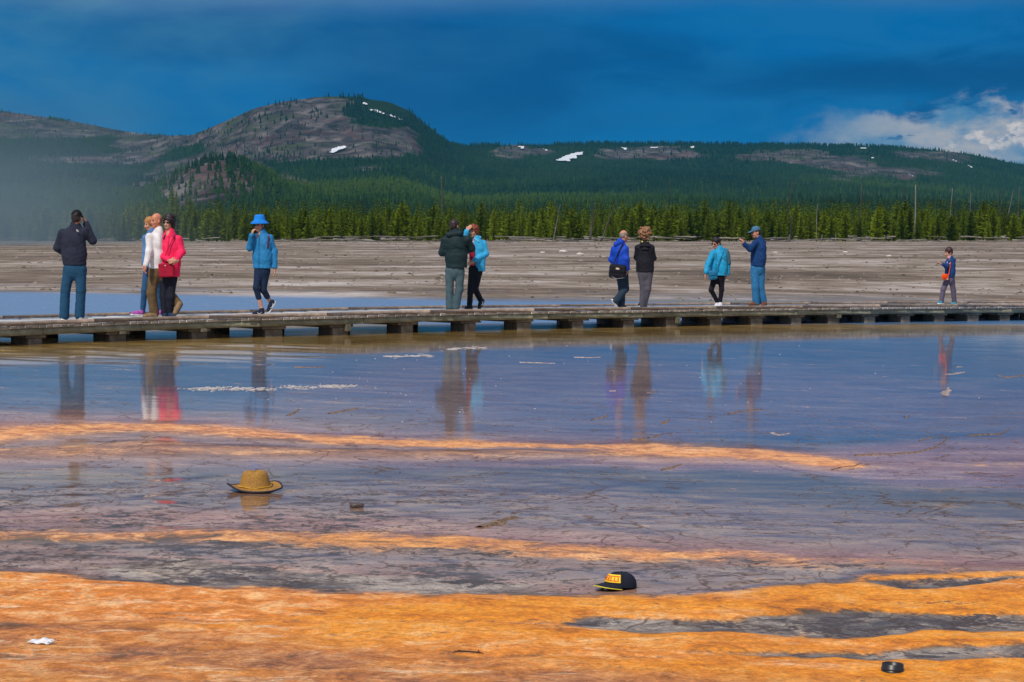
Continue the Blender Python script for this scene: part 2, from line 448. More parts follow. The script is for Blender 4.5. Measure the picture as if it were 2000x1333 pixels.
col = t.mix(t.math('MULTIPLY', t.ss(AD, 0.3, 0.8), t.ss(AW, 0.62, 0.36)), col, taupe)
# edges between colours broken up by noise
om = t.ss(t.math('ADD', AO, t.math('MULTIPLY', t.math('SUBTRACT', 1.0, t.math('MULTIPLY', AP, 0.55)), t.math('ADD', t.math('MULTIPLY', t.math('SUBTRACT', n_clot, 0.5), 2.3), t.math('MULTIPLY', t.math('SUBTRACT', n_mid, 0.5), 1.2)))), 0.22, 0.78)
white_s = t.math('MULTIPLY', t.ss(t.noise(t.mapping(P, loc=(3, 9, 0), rot=(0, 0, math.radians(-7)), scale=(0.8, 2.6, 1)), 2.4, 7, 0.72, 0.8), 0.55, 0.65), t.ss(n_low, 0.42, 0.54))
org = t.mix(t.math('MULTIPLY', white_s, 0.62), org, (0.94, 0.68, 0.42))
n_micro = t.noise(t.mapping(P, rot=(0, 0, -0.1), scale=(1.0, 1.0, 1)), 42.0, 5, 0.75, 0.3)
gr = t.math('MULTIPLY', t.ss(n_grain, 0.38, 0.62, 0.82, 1.20), t.ss(n_micro, 0.38, 0.62, 0.86, 1.13))
org = t.n('ShaderNodeHueSaturation', {'Value': gr, 'Color': org}).outputs[0]
col = t.n('ShaderNodeHueSaturation', {'Value': t.math('ADD', t.math('MULTIPLY', t.math('SUBTRACT', gr, 1.0), t.ss(AY, 0.9, 0.1)), 1.0), 'Color': col}).outputs[0]
col = t.mix(om, col, org)
# dark grey mat: flecks and clumps
patchy = t.noise(t.mapping(P, loc=(5, 2, 0), rot=(0, 0, math.radians(24)), scale=(0.75, 0.55, 1)), 1.25, 4, 0.6, 0.9)
dens = t.math('MULTIPLY', AD, t.ss(patchy, 0.36, 0.64, 0.45, 1.30))
fleck = t.math('ADD', t.math('MULTIPLY', t.noise(t.mapping(P, rot=(0, 0, math.radians(-8)), scale=(0.7, 1, 1)), 7.0, 7, 0.72, 0.6), 0.72), t.math('MULTIPLY', n_spk, 0.28))
dk = t.ss(t.math('ADD', fleck, t.math('MULTIPLY', dens, 0.19)), 0.625, 0.675)
dk = t.math('MULTIPLY', dk, t.ss(AD, 0.05, 0.22))
dkc = t.ramp(n_spk, [(0.3, (0.028, 0.024, 0.030)), (0.52, (0.075, 0.062, 0.066)), (0.70, (0.20, 0.16, 0.15))])
col = t.mix(dk, col, dkc)
# scattered dark specks and short dark streaks all over the mats
sp = t.math('MAXIMUM', t.math('MULTIPLY', t.ss(streak, 0.58, 0.64), t.ss(n_spk, 0.50, 0.60)), t.math('MULTIPLY', t.ss(t.noise(t.mapping(P, loc=(9, 1, 0), scale=(0.7, 1, 1)), 13.0, 4, 0.6), 0.66, 0.70), t.ss(n_mid, 0.46, 0.56)))
col = t.mix(t.math('MULTIPLY', sp, t.math('SUBTRACT', 0.85, t.math('MULTIPLY', AY, 0.5))), col, (0.085, 0.050, 0.042))
# wiggling rills: thin contour lines of a warped noise
def veins(scale, wid, loc, sc=(0.7, 1.0, 1)):
    nn = t.noise(t.mapping(P, loc=loc, rot=(0, 0, math.radians(-12)), scale=sc), scale, 4, 0.55, 0.9)
    return t.ss(t.math('ABSOLUTE', t.math('SUBTRACT', nn, 0.5)), wid, wid * 0.2)
vn = t.math('MAXIMUM', veins(0.9, 0.010, (1, 2, 0)), t.math('MULTIPLY', veins(2.6, 0.020, (4, 7, 0)), t.ss(AD, 0.1, 0.5)))
vn = t.math('MULTIPLY', vn, t.math('MULTIPLY', t.ss(n_spk, 0.36, 0.56), t.ss(AO, 0.75, 0.3)))
# drying cracks and rills
def crack(scale, seed, wid, warp):
    wv = t.n('ShaderNodeVectorMath', {0: t.n('ShaderNodeTexNoise', {'Vector': P, 'Scale': scale * 1.6, 'Detail': 4.0}).outputs['Color'], 1: (0.5, 0.5, 0.5)}, operation='SUBTRACT').outputs[0]
    wv = t.n('ShaderNodeVectorMath', {0: wv, 'Scale': warp}, operation='SCALE').outputs[0]
    pv = t.n('ShaderNodeVectorMath', {0: t.mapping(P, loc=(seed, seed * .7, 0), rot=(0, 0, 0.35), scale=(1, 0.55, 0.02)), 1: wv}, operation='ADD').outputs[0]
    vd = t.n('ShaderNodeTexVoronoi', {'Vector': pv, 'Scale': scale}, feature='DISTANCE_TO_EDGE').outputs[0]
    return t.ss(vd, wid, wid * 0.25)
ck_n = t.noise(t.mapping(P, loc=(11, 4, 0)), 0.8, 4, 0.6)
ck = t.math('MAXIMUM', t.math('MULTIPLY', crack(0.50, 3.0, 0.0085, 1.5), t.ss(ck_n, 0.44, 0.56)),
            t.math('MULTIPLY', crack(1.3, 8.0, 0.012, 0.9), t.ss(ck_n, 0.56, 0.44)))
ck = t.math('MULTIPLY', ck, t.math('MULTIPLY', t.ss(AY, 0.3, 0.0), t.ss(AO, 0.8, 0.2)))
sep = t.n('ShaderNodeSeparateXYZ', {0: P})
ck = t.math('MULTIPLY', ck, t.ss(sep.outputs[1], 29.0, 19.0))
ck = t.math('MAXIMUM', t.math('MULTIPLY', ck, 0.8), t.math('MULTIPLY', vn, t.math('MULTIPLY', t.ss(AY, 0.3, 0.0), t.ss(sep.outputs[1], 31.0, 20.0))))
col = t.mix(t.math('MULTIPLY', ck, 0.9), col, (0.070, 0.040, 0.032))
# dry sinter plain
pl_map = t.mapping(P, rot=(0, 0, 0.12), scale=(0.050, 0.055, 0.0))
pl_n = t.noise(pl_map, 1.0, 9, 0.60, 1.1)
pl_f = t.noise(t.mapping(P, scale=(0.34, 0.16, 0)), 1.0, 8, 0.74, 0.6)
pl_g = t.noise(t.mapping(P, loc=(3, 1, 0), rot=(0, 0, -0.04), scale=(0.30, 0.50, 0)), 1.0, 7, 0.72, 0.8)
plain = t.ramp(t.math('ADD', t.math('MULTIPLY', pl_n, 0.42), t.math('ADD', t.math('MULTIPLY', pl_f, 0.24), t.math('MULTIPLY', pl_g, 0.34))),
               [(0.39, (0.060, 0.042, 0.026)), (0.45, (0.120, 0.086, 0.058)), (0.495, (0.195, 0.146, 0.106)), (0.53, (0.285, 0.228, 0.185)), (0.585, (0.50, 0.44, 0.41))])
green = t.ss(t.noise(t.mapping(P, loc=(7, 3, 0), scale=(0.018, 0.11, 0)), 1.0, 5, 0.6), 0.60, 0.72)
plain = t.mix(t.math('MULTIPLY', green, 0.65), plain, (0.15, 0.15, 0.055))
spk = t.math('MULTIPLY', t.ss(t.noise(t.mapping(P, scale=(1.0, 0.30, 0)), 1.0, 6, 0.75), 0.60, 0.68), 0.75)
plain = t.mix(spk, plain, (0.10, 0.075, 0.058))
grassy = t.ss(sep.outputs[1], 415.0, 455.0)
plain = t.mix(t.math('MULTIPLY', grassy, 0.8), plain, t.mix(pl_f, (0.14, 0.12, 0.05), (0.24, 0.20, 0.12)))
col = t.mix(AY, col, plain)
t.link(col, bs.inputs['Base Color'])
bs.inputs['Roughness'].default_value = 0.75
bs.inputs['Specular IOR Level'].default_value = 0.25
# water film as a coat: broken by cracks, dark clumps and emergent mats
emerge = t.math('MULTIPLY', t.ss(n_fine, 0.60, 0.70), t.ss(n_mid, 0.50, 0.62))
wet = t.math('MULTIPLY', AW, t.math('SUBTRACT', 1.0, t.math('MULTIPLY', t.math('MAXIMUM', t.math('MULTIPLY', dk, 0.72), ck), 0.95)))
wet = t.math('MULTIPLY', wet, t.math('SUBTRACT', 1.0, t.math('MULTIPLY', emerge, t.math('MULTIPLY', AK, 0.7))))
wet = t.math('MULTIPLY', wet, t.math('SUBTRACT', 1.0, t.math('MULTIPLY', om, 0.35)), clamp=True)
t.link(wet, bs.inputs['Coat Weight'])
bs.inputs['Coat IOR'].default_value = 1.45
t.link(t.math('ADD', t.math('ADD', 0.062, t.math('MULTIPLY', t.attr('ripple'), 0.20)), t.math('MULTIPLY', AO, 0.18)), bs.inputs['Coat Roughness'])
rip_a = t.noise(t.mapping(P, scale=(0.8, 1.0, 1)), 5.0, 3, 0.5, 0.6)
rip_b = t.noise(t.mapping(P, scale=(0.5, 1.0, 1)), 1.1, 3, 0.5, 0.8)
rip = t.math('ADD', t.math('MULTIPLY', rip_a, 0.22), rip_b)
bw = t.n('ShaderNodeBump', {'Strength': 0.5, 'Distance': t.math('ADD', 0.0045, t.math('MULTIPLY', t.attr('ripple'), 0.060)), 'Height': rip})
t.link(bw.outputs[0], bs.inputs['Coat Normal'])
hgt = t.math('ADD', t.math('MULTIPLY', n_clot, 1.0), t.math('ADD', t.math('MULTIPLY', streak, 0.3), t.math('MULTIPLY', n_grain, 0.5)))
bb = t.n('ShaderNodeBump', {'Strength': 0.8, 'Distance': 0.030, 'Height': hgt})
t.link(bb.outputs[0], bs.inputs['Normal'])
MAT_GROUND = m
ground = mesh_np('ground', np.stack([gx, gy, gz], -1).reshape(-1, 3), quads, mat=m,
                 attrs={'orange': a_orange, 'pale': a_pale, 'pink': a_pink, 'dark': a_dark, 'brown': a_brown, 'wet': a_wet, 'dry': dry, 'ripple': ripple, 'bluew': bluew})
tag(ground, 'flat hot spring terrace of orange mats, shallow water and pale sinter plain', kind='structure')

# ------------------------------------------------------------------ hills
UU = np.linspace(-900, 2900, 620)
SKY_U = [-900, -500, -200, 0, 60, 100, 200, 300, 380, 430, 500, 560, 620, 700, 760, 800, 830, 860, 890, 930, 1000, 1200, 1400, 1600, 1750, 1850, 1920, 2000, 2300, 2900]
SKY_V = [150, 165, 190, 219, 226, 232, 250, 265, 266, 243, 215, 201, 193, 191, 200, 219, 244, 268, 284, 286, 284, 282, 283, 286, 289, 297, 309, 325, 360, 400]
RID_U = [-900, 0, 250, 380, 520, 700, 830, 930, 1200, 2000, 2900]
RID_D = [4600, 4600, 4500, 4200, 3900, 3900, 4000, 4500, 4900, 5000, 5000]
sky_v = np.interp(UU, SKY_U, SKY_V)
sky_v = np.convolve(np.pad(sky_v, 2, 'edge'), [.1, .2, .4, .2, .1], 'valid')
rid_d = np.interp(UU, RID_U, RID_D)
T = np.concatenate([np.linspace(0, 1, 210), np.linspace(1.02, 1.5, 14)])
D0 = 500.0
def prof_v(tt, sv, u):
    """screen height of the slope against relative depth: gentle forest apron, then the steep face"""
    tk = np.array([0, 0.06, 0.16, 0.33, 0.55, 0.76, 0.90, 1.0])
    fr = np.array([0.0, 0.05, 0.19, 0.34, 0.50, 0.66, 0.86, 1.0])
    butte = np.exp(-((u - 640) / 190.0) ** 2)
    fr_b = np.array([0.0, 0.04, 0.15, 0.26, 0.40, 0.52, 0.80, 1.0])
    f = np.interp(tt, tk, fr) * (1 - butte) + np.interp(tt, tk, fr_b) * butte
    return 469.5 + (sv - 469.5) * f
hu = np.repeat(UU[None, :], len(T), 0)
hd = D0 + T[:, None] * (rid_d - D0)[None, :]
hv = prof_v(np.minimum(T, 1)[:, None], sky_v[None, :], hu)
dir_k = (hu - 1000) / FPX
hx, hy = dir_k * hd, hd
hz = EYE + (HORIZON - hv) / FPX * hd
hz = hz - np.maximum(T - 1, 0)[:, None] * 420
# knoll in front on the left, small swell beside it, gullies and benches
def knoll(u, d):
    a = np.exp(-(np.abs((u - 418) / 128.0) ** 2.3)) * np.exp(-((d - 1750) / 330.0) ** 2) * 37
    a = a + np.exp(-((u - 170) / 95.0) ** 2) * np.exp(-((d - 2600) / 330.0) ** 2) * 18
    return a
relief = fbm(hx / 420.0, hy / 420.0, 5, 61) * 42 * sstep((hd - 900) / 1500) * (1 - 0.9 * sstep((T[:, None] - 0.90) / 0.10)) + fbm(hx / 70.0, hy / 90.0, 4, 67) * 12 * sstep((hd - 900) / 1500)
bench = fbm(hx / 300.0, hy / 1400.0, 3, 64) * 30 * sstep((hd - 800) / 900) * (1 - sstep((T[:, None] - 0.8) / 0.2))
gul = np.abs(fbm(hx / 160.0, hy / 600.0, 4, 71)) * -55 * np.exp(-((hu - 600) / 230.0) ** 2) * sstep((T[:, None] - 0.7) / 0.15) * (1 - sstep((T[:, None] - 0.93) / 0.07))
hz = hz + relief * 0.55 + bench * 0.6 + gul * 0.6 + knoll(hu, hd)
hz = np.maximum(hz, -6.0)
PU, PV = project(hx, hy, hz)

def ell(u, v, cu, cv_, ru, rv, n=2.0):
    return 1 - np.minimum(1.5, (np.abs((u - cu) / ru) ** n + np.abs((v - cv_) / rv) ** n))
def bare_mask(u, v, x, y):
    nz = fbm(x / 120.0, y / 260.0, 5, 81)
    b = np.full(np.shape(u), -1.0)
    for a in (ell(u, v, 570, 250, 195, 66, 3), ell(u, v, 720, 268, 130, 46), ell(u, v, 470, 278, 130, 30), ell(u, v, 100, 260, 220, 30), ell(u, v, 20, 244, 120, 34),
              ell(u, v, 200, 312, 120, 13), ell(u, v, 250, 280, 80, 14) * .7, ell(u, v, 400, 350, 132, 62), ell(u, v, 545, 372, 60, 26) * .5, ell(u, v, 720, 330, 34, 5),
              ell(u, v, 1030, 297, 110, 16), ell(u, v, 1260, 300, 180, 17), ell(u, v, 1580, 305, 90, 24), ell(u, v, 1680, 322, 120, 36) * .75,
              ell(u, v, 1800, 318, 120, 42) * .85, ell(u, v, 1470, 300, 60, 14) * .6):
        b = np.maximum(b, a)
    forest_cap = ell(u, v, 760, 222, 100, 30) * 1.2
    b = np.where(forest_cap > 0.15, np.minimum(b, -0.2 + 0.0 * b), b)
    thr = np.interp(u, [0, 215, 260, 560, 830, 900, 1400], [0.34, 0.34, -0.12, -0.10, 0.06, 0.38, 0.46])
    return sstep((b + nz * 2.2 - thr) / 0.30)
h_bare = bare_mask(PU, PV, hx, hy)
h_snow = np.zeros_like(h_bare)
h_lit = fbm(hx / 260.0, hy / 700.0, 4, 91)
idx = np.arange(hx.size).reshape(hx.shape)
quads = np.stack([idx[:-1, :-1], idx[:-1, 1:], idx[1:, 1:], idx[1:, :-1]], -1).reshape(-1, 4)
m, t, bs = new_mat('hillside')
P = t.n('ShaderNodeNewGeometry').outputs['Position']
rk = t.noise(t.mapping(P, scale=(0.022, 0.010, 0.045)), 1.0, 8, 0.66, 0.8)
rk2 = t.noise(t.mapping(P, rot=(0, 0.5, 0), scale=(0.006, 0.004, 0.02)), 1.0, 5, 0.6, 1.2)
rock = t.ramp(rk, [(0.38, (0.020, 0.018, 0.022)), (0.46, (0.046, 0.041, 0.047)), (0.54, (0.082, 0.071, 0.074)), (0.64, (0.165, 0.143, 0.138))])
rock = t.mix(t.ss(rk2, 0.52, 0.66), rock, (0.052, 0.062, 0.032))
rock = t.mix(t.math('MULTIPLY', t.ss(rk2, 0.44, 0.34), 0.6), rock, (0.095, 0.048, 0.048))
fl = t.mix(t.noise(t.mapping(P, scale=(0.012, 0.006, 0.012)), 1.0, 6, 0.6), (0.004, 0.016, 0.008), (0.018, 0.040, 0.011))
t.link(t.mix(t.attr('bare'), fl, rock), bs.inputs['Base Color'])
bs.inputs['Roughness'].default_value = 0.95
bs.inputs['Specular IOR Level'].default_value = 0.05
bb = t.n('ShaderNodeBump', {'Strength': 0.9, 'Distance': 9.0, 'Height': rk})
t.link(bb.outputs[0], bs.inputs['Normal'])
hills = mesh_np('hills', np.stack([hx, hy, hz], -1).reshape(-1, 3), quads, mat=m, attrs={'bare': h_bare})
tag(hills, 'forested hills with a bare rounded butte and a long plateau ridge', kind='structure')

def hill_at(u, d):
    """terrain height by bilinear lookup in (u, depth)"""
    ui = np.clip((u - UU[0]) / (UU[1] - UU[0]), 0, len(UU) - 1.001)
    i0 = ui.astype(int); fu = ui - i0
    def col_z(ii):
        tt = np.clip((d - D0) / (rid_d[ii] - D0), 0, 1.0) * 209
        t0 = np.minimum(tt.astype(int), 208); ft = tt - t0
        return hz[t0, ii] * (1 - ft) + hz[t0 + 1, ii] * ft
    return col_z(i0) * (1 - fu) + col_z(np.minimum(i0 + 1, len(UU) - 1)) * fu

SNOW = [[(645, 301), (650, 293), (660, 290), (672, 287), (680, 288), (676, 293), (664, 296), (655, 302)],
        [(721, 192), (735, 193), (748, 198), (760, 201), (775, 206), (790, 214), (785, 215), (768, 208), (745, 201), (728, 198)],
        [(708, 202), (716, 202), (722, 207), (714, 208)],
        [(1083, 316), (1095, 310), (1108, 304), (1118, 301), (1128, 299), (1140, 298), (1138, 305), (1126, 306), (1128, 312), (1112, 312), (1114, 318), (1098, 317)],
        [(1011, 287), (1024, 288), (1026, 291), (1018, 294)],
        [(1058, 291), (1068, 294), (1074, 298), (1064, 296)], [(1213, 290), (1226, 291), (1222, 296), (1216, 294)],
        [(1346, 288), (1356, 286), (1354, 291), (1347, 293)], [(1266, 289), (1284, 288), (1283, 291), (1268, 291)],
        [(1676, 291), (1690, 289), (1688, 293), (1677, 293)], [(1697, 309), (1706, 309), (1704, 312), (1698, 311)],
        [(1855, 313), (1866, 316), (1864, 318), (1855, 315)], [(1886, 324), (1898, 329), (1896, 331), (1887, 327)],
        [(1768, 339), (1783, 347), (1780, 348), (1769, 342)], [(1744, 327), (1749, 329), (1748, 331), (1744, 329)]]

# distant forest: many small conifers in one mass
m, t, bs = new_mat('distant_conifer')
tn = t.attr('tint')
t.link(t.ramp(tn, [(0.0, (0.004, 0.016, 0.014)), (0.45, (0.009, 0.030, 0.014)), (0.75, (0.020, 0.048, 0.013)), (1.0, (0.036, 0.068, 0.014))]), bs.inputs['Base Color'])
bs.inputs['Roughness'].default_value = 0.9
bs.inputs['Specular IOR Level'].default_value = 0.1
MAT_FAR = m
def conifers(name, px, py, pz, hh, ww, tint, mat, tiers=2, sides=5):
    n = len(px)
    V_, F_ = [], []
    ang = np.arange(sides) / sides * 2 * np.pi
    base = 0
    vs_all, tr_all, tn_all = [], [], []
    rot = RNG.random(n) * 6.28
    for k in range(tiers):
        z0 = 0.06 + 0.80 * k / tiers
        z1 = min(1.0, z0 + (1.15 / tiers if tiers > 1 else 1)) if k < tiers - 1 else 1.0
        r = (1.0 - 0.78 * k / tiers)
        a = rot[:, None] + ang[None, :] + k
        rr = ww[:, None] * r * (0.72 + 0.56 * RNG.random((n, sides)))
        ring = np.stack([px[:, None] + rr * np.cos(a), py[:, None] + rr * np.sin(a),
                         pz[:, None] + hh[:, None] * (z0 + 0.09 * (RNG.random((n, sides)) - 0.5))], -1)
        apex = np.stack([px, py, pz + hh * z1], -1)[:, None, :]
        vs = np.concatenate([ring, apex], 1)                       # n, sides+1, 3
        ids = base + np.arange(n)[:, None] * (sides + 1)
        tri = np.stack([np.stack([ids[:, 0] + i, ids[:, 0] + (i + 1) % sides, ids[:, 0] + sides], -1) for i in range(sides)], 1)
        vs_all.append(vs.reshape(-1, 3)); tr_all.append(tri.reshape(-1, 3))
        tn_all.append(np.repeat(tint[:, None], sides + 1, 1).reshape(-1))
        base += n * (sides + 1)
    return mesh_np(name, np.concatenate(vs_all), tris=np.concatenate(tr_all), mat=mat, smooth=False,
                   attrs={'tint': np.concatenate(tn_all)})
NF = 52000
fu = RNG.uniform(-260, 2260, NF)
ui = np.clip(((fu - UU[0]) / (UU[1] - UU[0])).astype(int), 0, len(UU) - 1)
tt_grid = np.linspace(0, 1, 120)
q = RNG.random(NF)
svu = sky_v[ui]
vt = prof_v(tt_grid[None, :], svu[:, None], fu[:, None])
frac = (469.5 - vt) / (469.5 - svu)[:, None]
tq = np.array([np.interp(0.09 + 0.91 * q[i], frac[i], tt_grid) for i in range(NF)])
fd = D0 + tq * (rid_d[ui] - D0)
# extra cover on the knoll and along the skyline
ku = RNG.uniform(250, 600, 2600); kd = RNG.normal(1680, 150, 2600)
su = np.where(RNG.random(2600) < 0.75, RNG.uniform(860, 2200, 2600), RNG.uniform(-200, 420, 2600)); sd = np.interp(su, UU, rid_d) * RNG.uniform(0.985, 1.0, 2600)
fu = np.concatenate([fu, ku, su]); fd = np.concatenate([fd, kd, sd])
fz = hill_at(fu, fd)
fx = (fu - 1000) / FPX * fd
pu, pv = project(fx, fd, fz)
fb = bare_mask(pu, pv, fx, fd)
thin = RNG.random(len(fu))
keep = (fb < 0.45) | (thin < np.where(np.abs(pu - 410) < 180, np.where((pv > 300) & (pu > 440), 0.26, 0.11), np.interp(pu, [0, 300, 400, 830, 900], [0.12, 0.12, 0.045, 0.05, 0.16])))
keep &= fd > 640
for poly in SNOW:
    a_ = np.array(poly)
    keep &= ~((pu > a_[:, 0].min() - 3) & (pu < a_[:, 0].max() + 3) & (pv > a_[:, 1].min() - 1) & (pv < a_[:, 1].max() + 8))
fx, fy_, fz, fd, fu, pv, fb = fx[keep], fd[keep], fz[keep], fd[keep], fu[keep], pv[keep], fb[keep]
patch = fbm(fx / 330.0, fy_ / 700.0, 4, 101)
# young light stands on the lower slopes, old dark stands in patches
tint = np.clip(0.50 + patch * 1.5 + 0.16 * RNG.standard_normal(len(fx)) + np.where(pv > 330, 0.08, -0.10) - 0.45 * np.exp(-((pu[keep] - 425) / 150.0) ** 2) * np.exp(-((fd - 1700) / 420.0) ** 2), 0.02, 0.98)
old = patch < -0.10
hh = np.where(old, 11.0, 7.5) * RNG.uniform(0.65, 1.35, len(fx)) * np.interp(fd, [600, 2600, 3400, 4400], [0.85, 1.0, 0.92, 0.80])
conifers('distant_forest', fx, fy_, fz - 0.5, hh, hh * RNG.uniform(0.17, 0.26, len(fx)), tint, MAT_FAR, 2, 5)
tag(bpy.data.objects['distant_forest'], 'dark green conifer forest covering the far hillsides', kind='stuff')

# snow patches lying on the ridges
m, t, bs = new_mat('snow')
bs.inputs['Base Color'].default_value = (0.70, 0.73, 0.79, 1)
bs.inputs['Roughness'].default_value = 0.6
def ray_hit(u, v):
    """first hill point under a pixel, by marching along the terrain profile"""
    ds = np.linspace(1300, np.interp(u, UU, rid_d) * 1.0, 900)
    zz = hill_at(np.full(900, float(u)), ds)
    _, vv = project((u - 1000) / FPX * ds, ds, zz)
    hit = np.nonzero(vv <= v)[0]
    k = hit[0] if len(hit) else int(np.argmin(vv))
    return Vector(((u - 1000) / FPX * ds[k], ds[k], zz[k]))
def sky_top(u):
    ds = np.linspace(1300, float(np.interp(u, UU, rid_d)), 500)
    return float(project((u - 1000) / FPX * ds, ds, hill_at(np.full(500, float(u)), ds))[1].min())
def inside(u, v, poly):
    c = False
    for (x1, y1), (x2, y2) in zip(poly, poly[1:] + poly[:1]):
        if (y1 > v) != (y2 > v) and u < (x2 - x1) * (v - y1) / (y2 - y1) + x1:
            c = not c
    return c
for k, poly in enumerate(SNOW):
    us = np.arange(min(q[0] for q in poly) - 2, max(q[0] for q in poly) + 3, 1.6)
    vs_ = np.arange(min(q[1] for q in poly) - 1, max(q[1] for q in poly) + 2, 0.8)
    sh = max(0.0, max(sky_top(u) - (min(q[1] for q in poly) - 2.0) for u in us[::3]) if min(q[1] for q in poly) < 215 else 0.0)
    vid, vs, qd = {}, [], []
    nzv = lambda i, j: 0.9 * math.sin(i * 1.7 + k) + 0.5 * math.sin(j * 2.9 + i * .6)
    ok = {(i, j): inside(u + nzv(i, j), v + 0.4 * nzv(j, i), poly) for i, u in enumerate(us) for j, v in enumerate(vs_)}
    def vert(i, j):
        if (i, j) not in vid:
            q = ray_hit(us[i], vs_[j] + sh)
            vid[(i, j)] = len(vs); vs.append((q.x, q.y - 9.0, q.z + 1.6))
        return vid[(i, j)]
    for i in range(len(us) - 1):
        for j in range(len(vs_) - 1):
            if ok[(i, j)] and ok[(i + 1, j)] and ok[(i, j + 1)] and ok[(i + 1, j + 1)]:
                qd.append((vert(i, j), vert(i, j + 1), vert(i + 1, j + 1), vert(i + 1, j)))
    if qd:
        tag(mesh_np('snow_patch', np.array(vs), quads=np.array(qd), mat=m, smooth=False), kind='structure')
# ------------------------------------------------------------------ materials for timber, trees and small things
def simple_mat(name, c1, c2, scale=8.0, rough=0.7, spec=0.3, aniso=(1, 1, 1), bump=0.3, bdist=0.01, rand=0.0, detail=5, coords='Object'):
    m, t, bs = new_mat(name)
    oc = t.n('ShaderNodeTexCoord').outputs[coords]
    n = t.noise(t.mapping(oc, scale=aniso), scale, detail, 0.6, 0.2)
    c = t.mix(t.ss(n, 0.32, 0.68), c1, c2)
    if rand:
        r = t.n('ShaderNodeObjectInfo').outputs['Random']
        hsv = t.n('ShaderNodeHueSaturation', {'Value': t.ss(r, 0, 1, 1 - rand, 1 + rand), 'Color': c})
        c = hsv.outputs[0]
    t.link(c, bs.inputs['Base Color'])
    bs.inputs['Roughness'].default_value = rough
    bs.inputs['Specular IOR Level'].default_value = spec
    if bump:
        b = t.n('ShaderNodeBump', {'Strength': bump, 'Distance': bdist, 'Height': n})
        t.link(b.outputs[0], bs.inputs['Normal'])
    return m

MAT_PLANK_SHEEN = simple_mat('plank_wood_sheen', (0.42, 0.42, 0.42), (0.66, 0.66, 0.66), 9, 0.24, 0.6, (1, 0.12, 1), 0.4, 0.006, 0.28)  # base colour paled to carry the sky's sheen on wet deck boards
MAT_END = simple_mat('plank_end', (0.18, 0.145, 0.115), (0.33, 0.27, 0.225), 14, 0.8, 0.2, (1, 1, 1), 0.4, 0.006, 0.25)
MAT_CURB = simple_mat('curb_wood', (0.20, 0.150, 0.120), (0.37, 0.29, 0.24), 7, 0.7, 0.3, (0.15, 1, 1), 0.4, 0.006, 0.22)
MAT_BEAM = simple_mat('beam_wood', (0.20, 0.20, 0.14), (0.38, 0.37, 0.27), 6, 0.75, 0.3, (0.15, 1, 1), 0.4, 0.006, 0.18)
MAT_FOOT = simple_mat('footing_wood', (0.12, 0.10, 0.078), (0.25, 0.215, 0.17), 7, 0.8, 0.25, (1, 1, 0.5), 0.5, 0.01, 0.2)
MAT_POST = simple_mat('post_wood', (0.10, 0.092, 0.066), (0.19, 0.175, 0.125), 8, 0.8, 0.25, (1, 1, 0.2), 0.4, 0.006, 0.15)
MAT_LOG = simple_mat('dead_wood', (0.10, 0.09, 0.08), (0.35, 0.325, 0.305), 3, 0.85, 0.2, (0.2, 1, 1), 0.5, 0.02, 0.4)
MAT_SNAG = simple_mat('snag_wood', (0.025, 0.024, 0.024), (0.075, 0.07, 0.068), 2, 0.85, 0.2, (1, 1, 0.1), 0.4, 0.02, 0.35)
MAT_SNAG_PALE = simple_mat('pale_snag_wood', (0.10, 0.095, 0.09), (0.24, 0.225, 0.215), 2, 0.85, 0.2, (1, 1, 0.1), 0.4, 0.02, 0.2)
MAT_TRUNK = simple_mat('pine_bark', (0.05, 0.035, 0.025), (0.13, 0.095, 0.07), 5, 0.9, 0.1, (1, 1, 0.3), 0.5, 0.02, 0.2)

def box_bm(sx, sy, sz, bevel=0.0, cx=0.0, cy=0.0, cz=0.0):
    bm = bmesh.new()
    bmesh.ops.create_cube(bm, size=1.0, matrix=Matrix.Translation((cx, cy, cz)) @ Matrix.Diagonal((sx, sy, sz, 1)))
    if bevel:
        bmesh.ops.bevel(bm, geom=list(bm.edges), offset=bevel, segments=1, affect='EDGES')
    return bm

def tube_np(pts, rads, sides=7, cap=True):
    """verts/tris of a tapered tube along points"""
    pts = [Vector(p) for p in pts]
    vs, fs = [], []
    for i, p in enumerate(pts):
        d = (pts[min(i + 1, len(pts) - 1)] - pts[max(i - 1, 0)]).normalized()
        a = d.orthogonal().normalized() if abs(d.z) > 0.9 else d.cross(Vector((0, 0, 1))).normalized()
        b = d.cross(a)
        for k in range(sides):
            an = 6.28318 * k / sides
            vs.append(p + (a * math.cos(an) + b * math.sin(an)) * rads[i])
    for i in range(len(pts) - 1):
        for k in range(sides):
            k2 = (k + 1) % sides
            fs.append((i * sides + k, i * sides + k2, (i + 1) * sides + k2, (i + 1) * sides + k))
    tr = []
    if cap:
        n0 = len(vs); vs.append(pts[0]); vs.append(pts[-1])
        L = (len(pts) - 1) * sides
        for k in range(sides):
            k2 = (k + 1) % sides
            tr.append((n0, k2, k)); tr.append((n0 + 1, L + k, L + k2))
    return [tuple(v) for v in vs], fs, tr

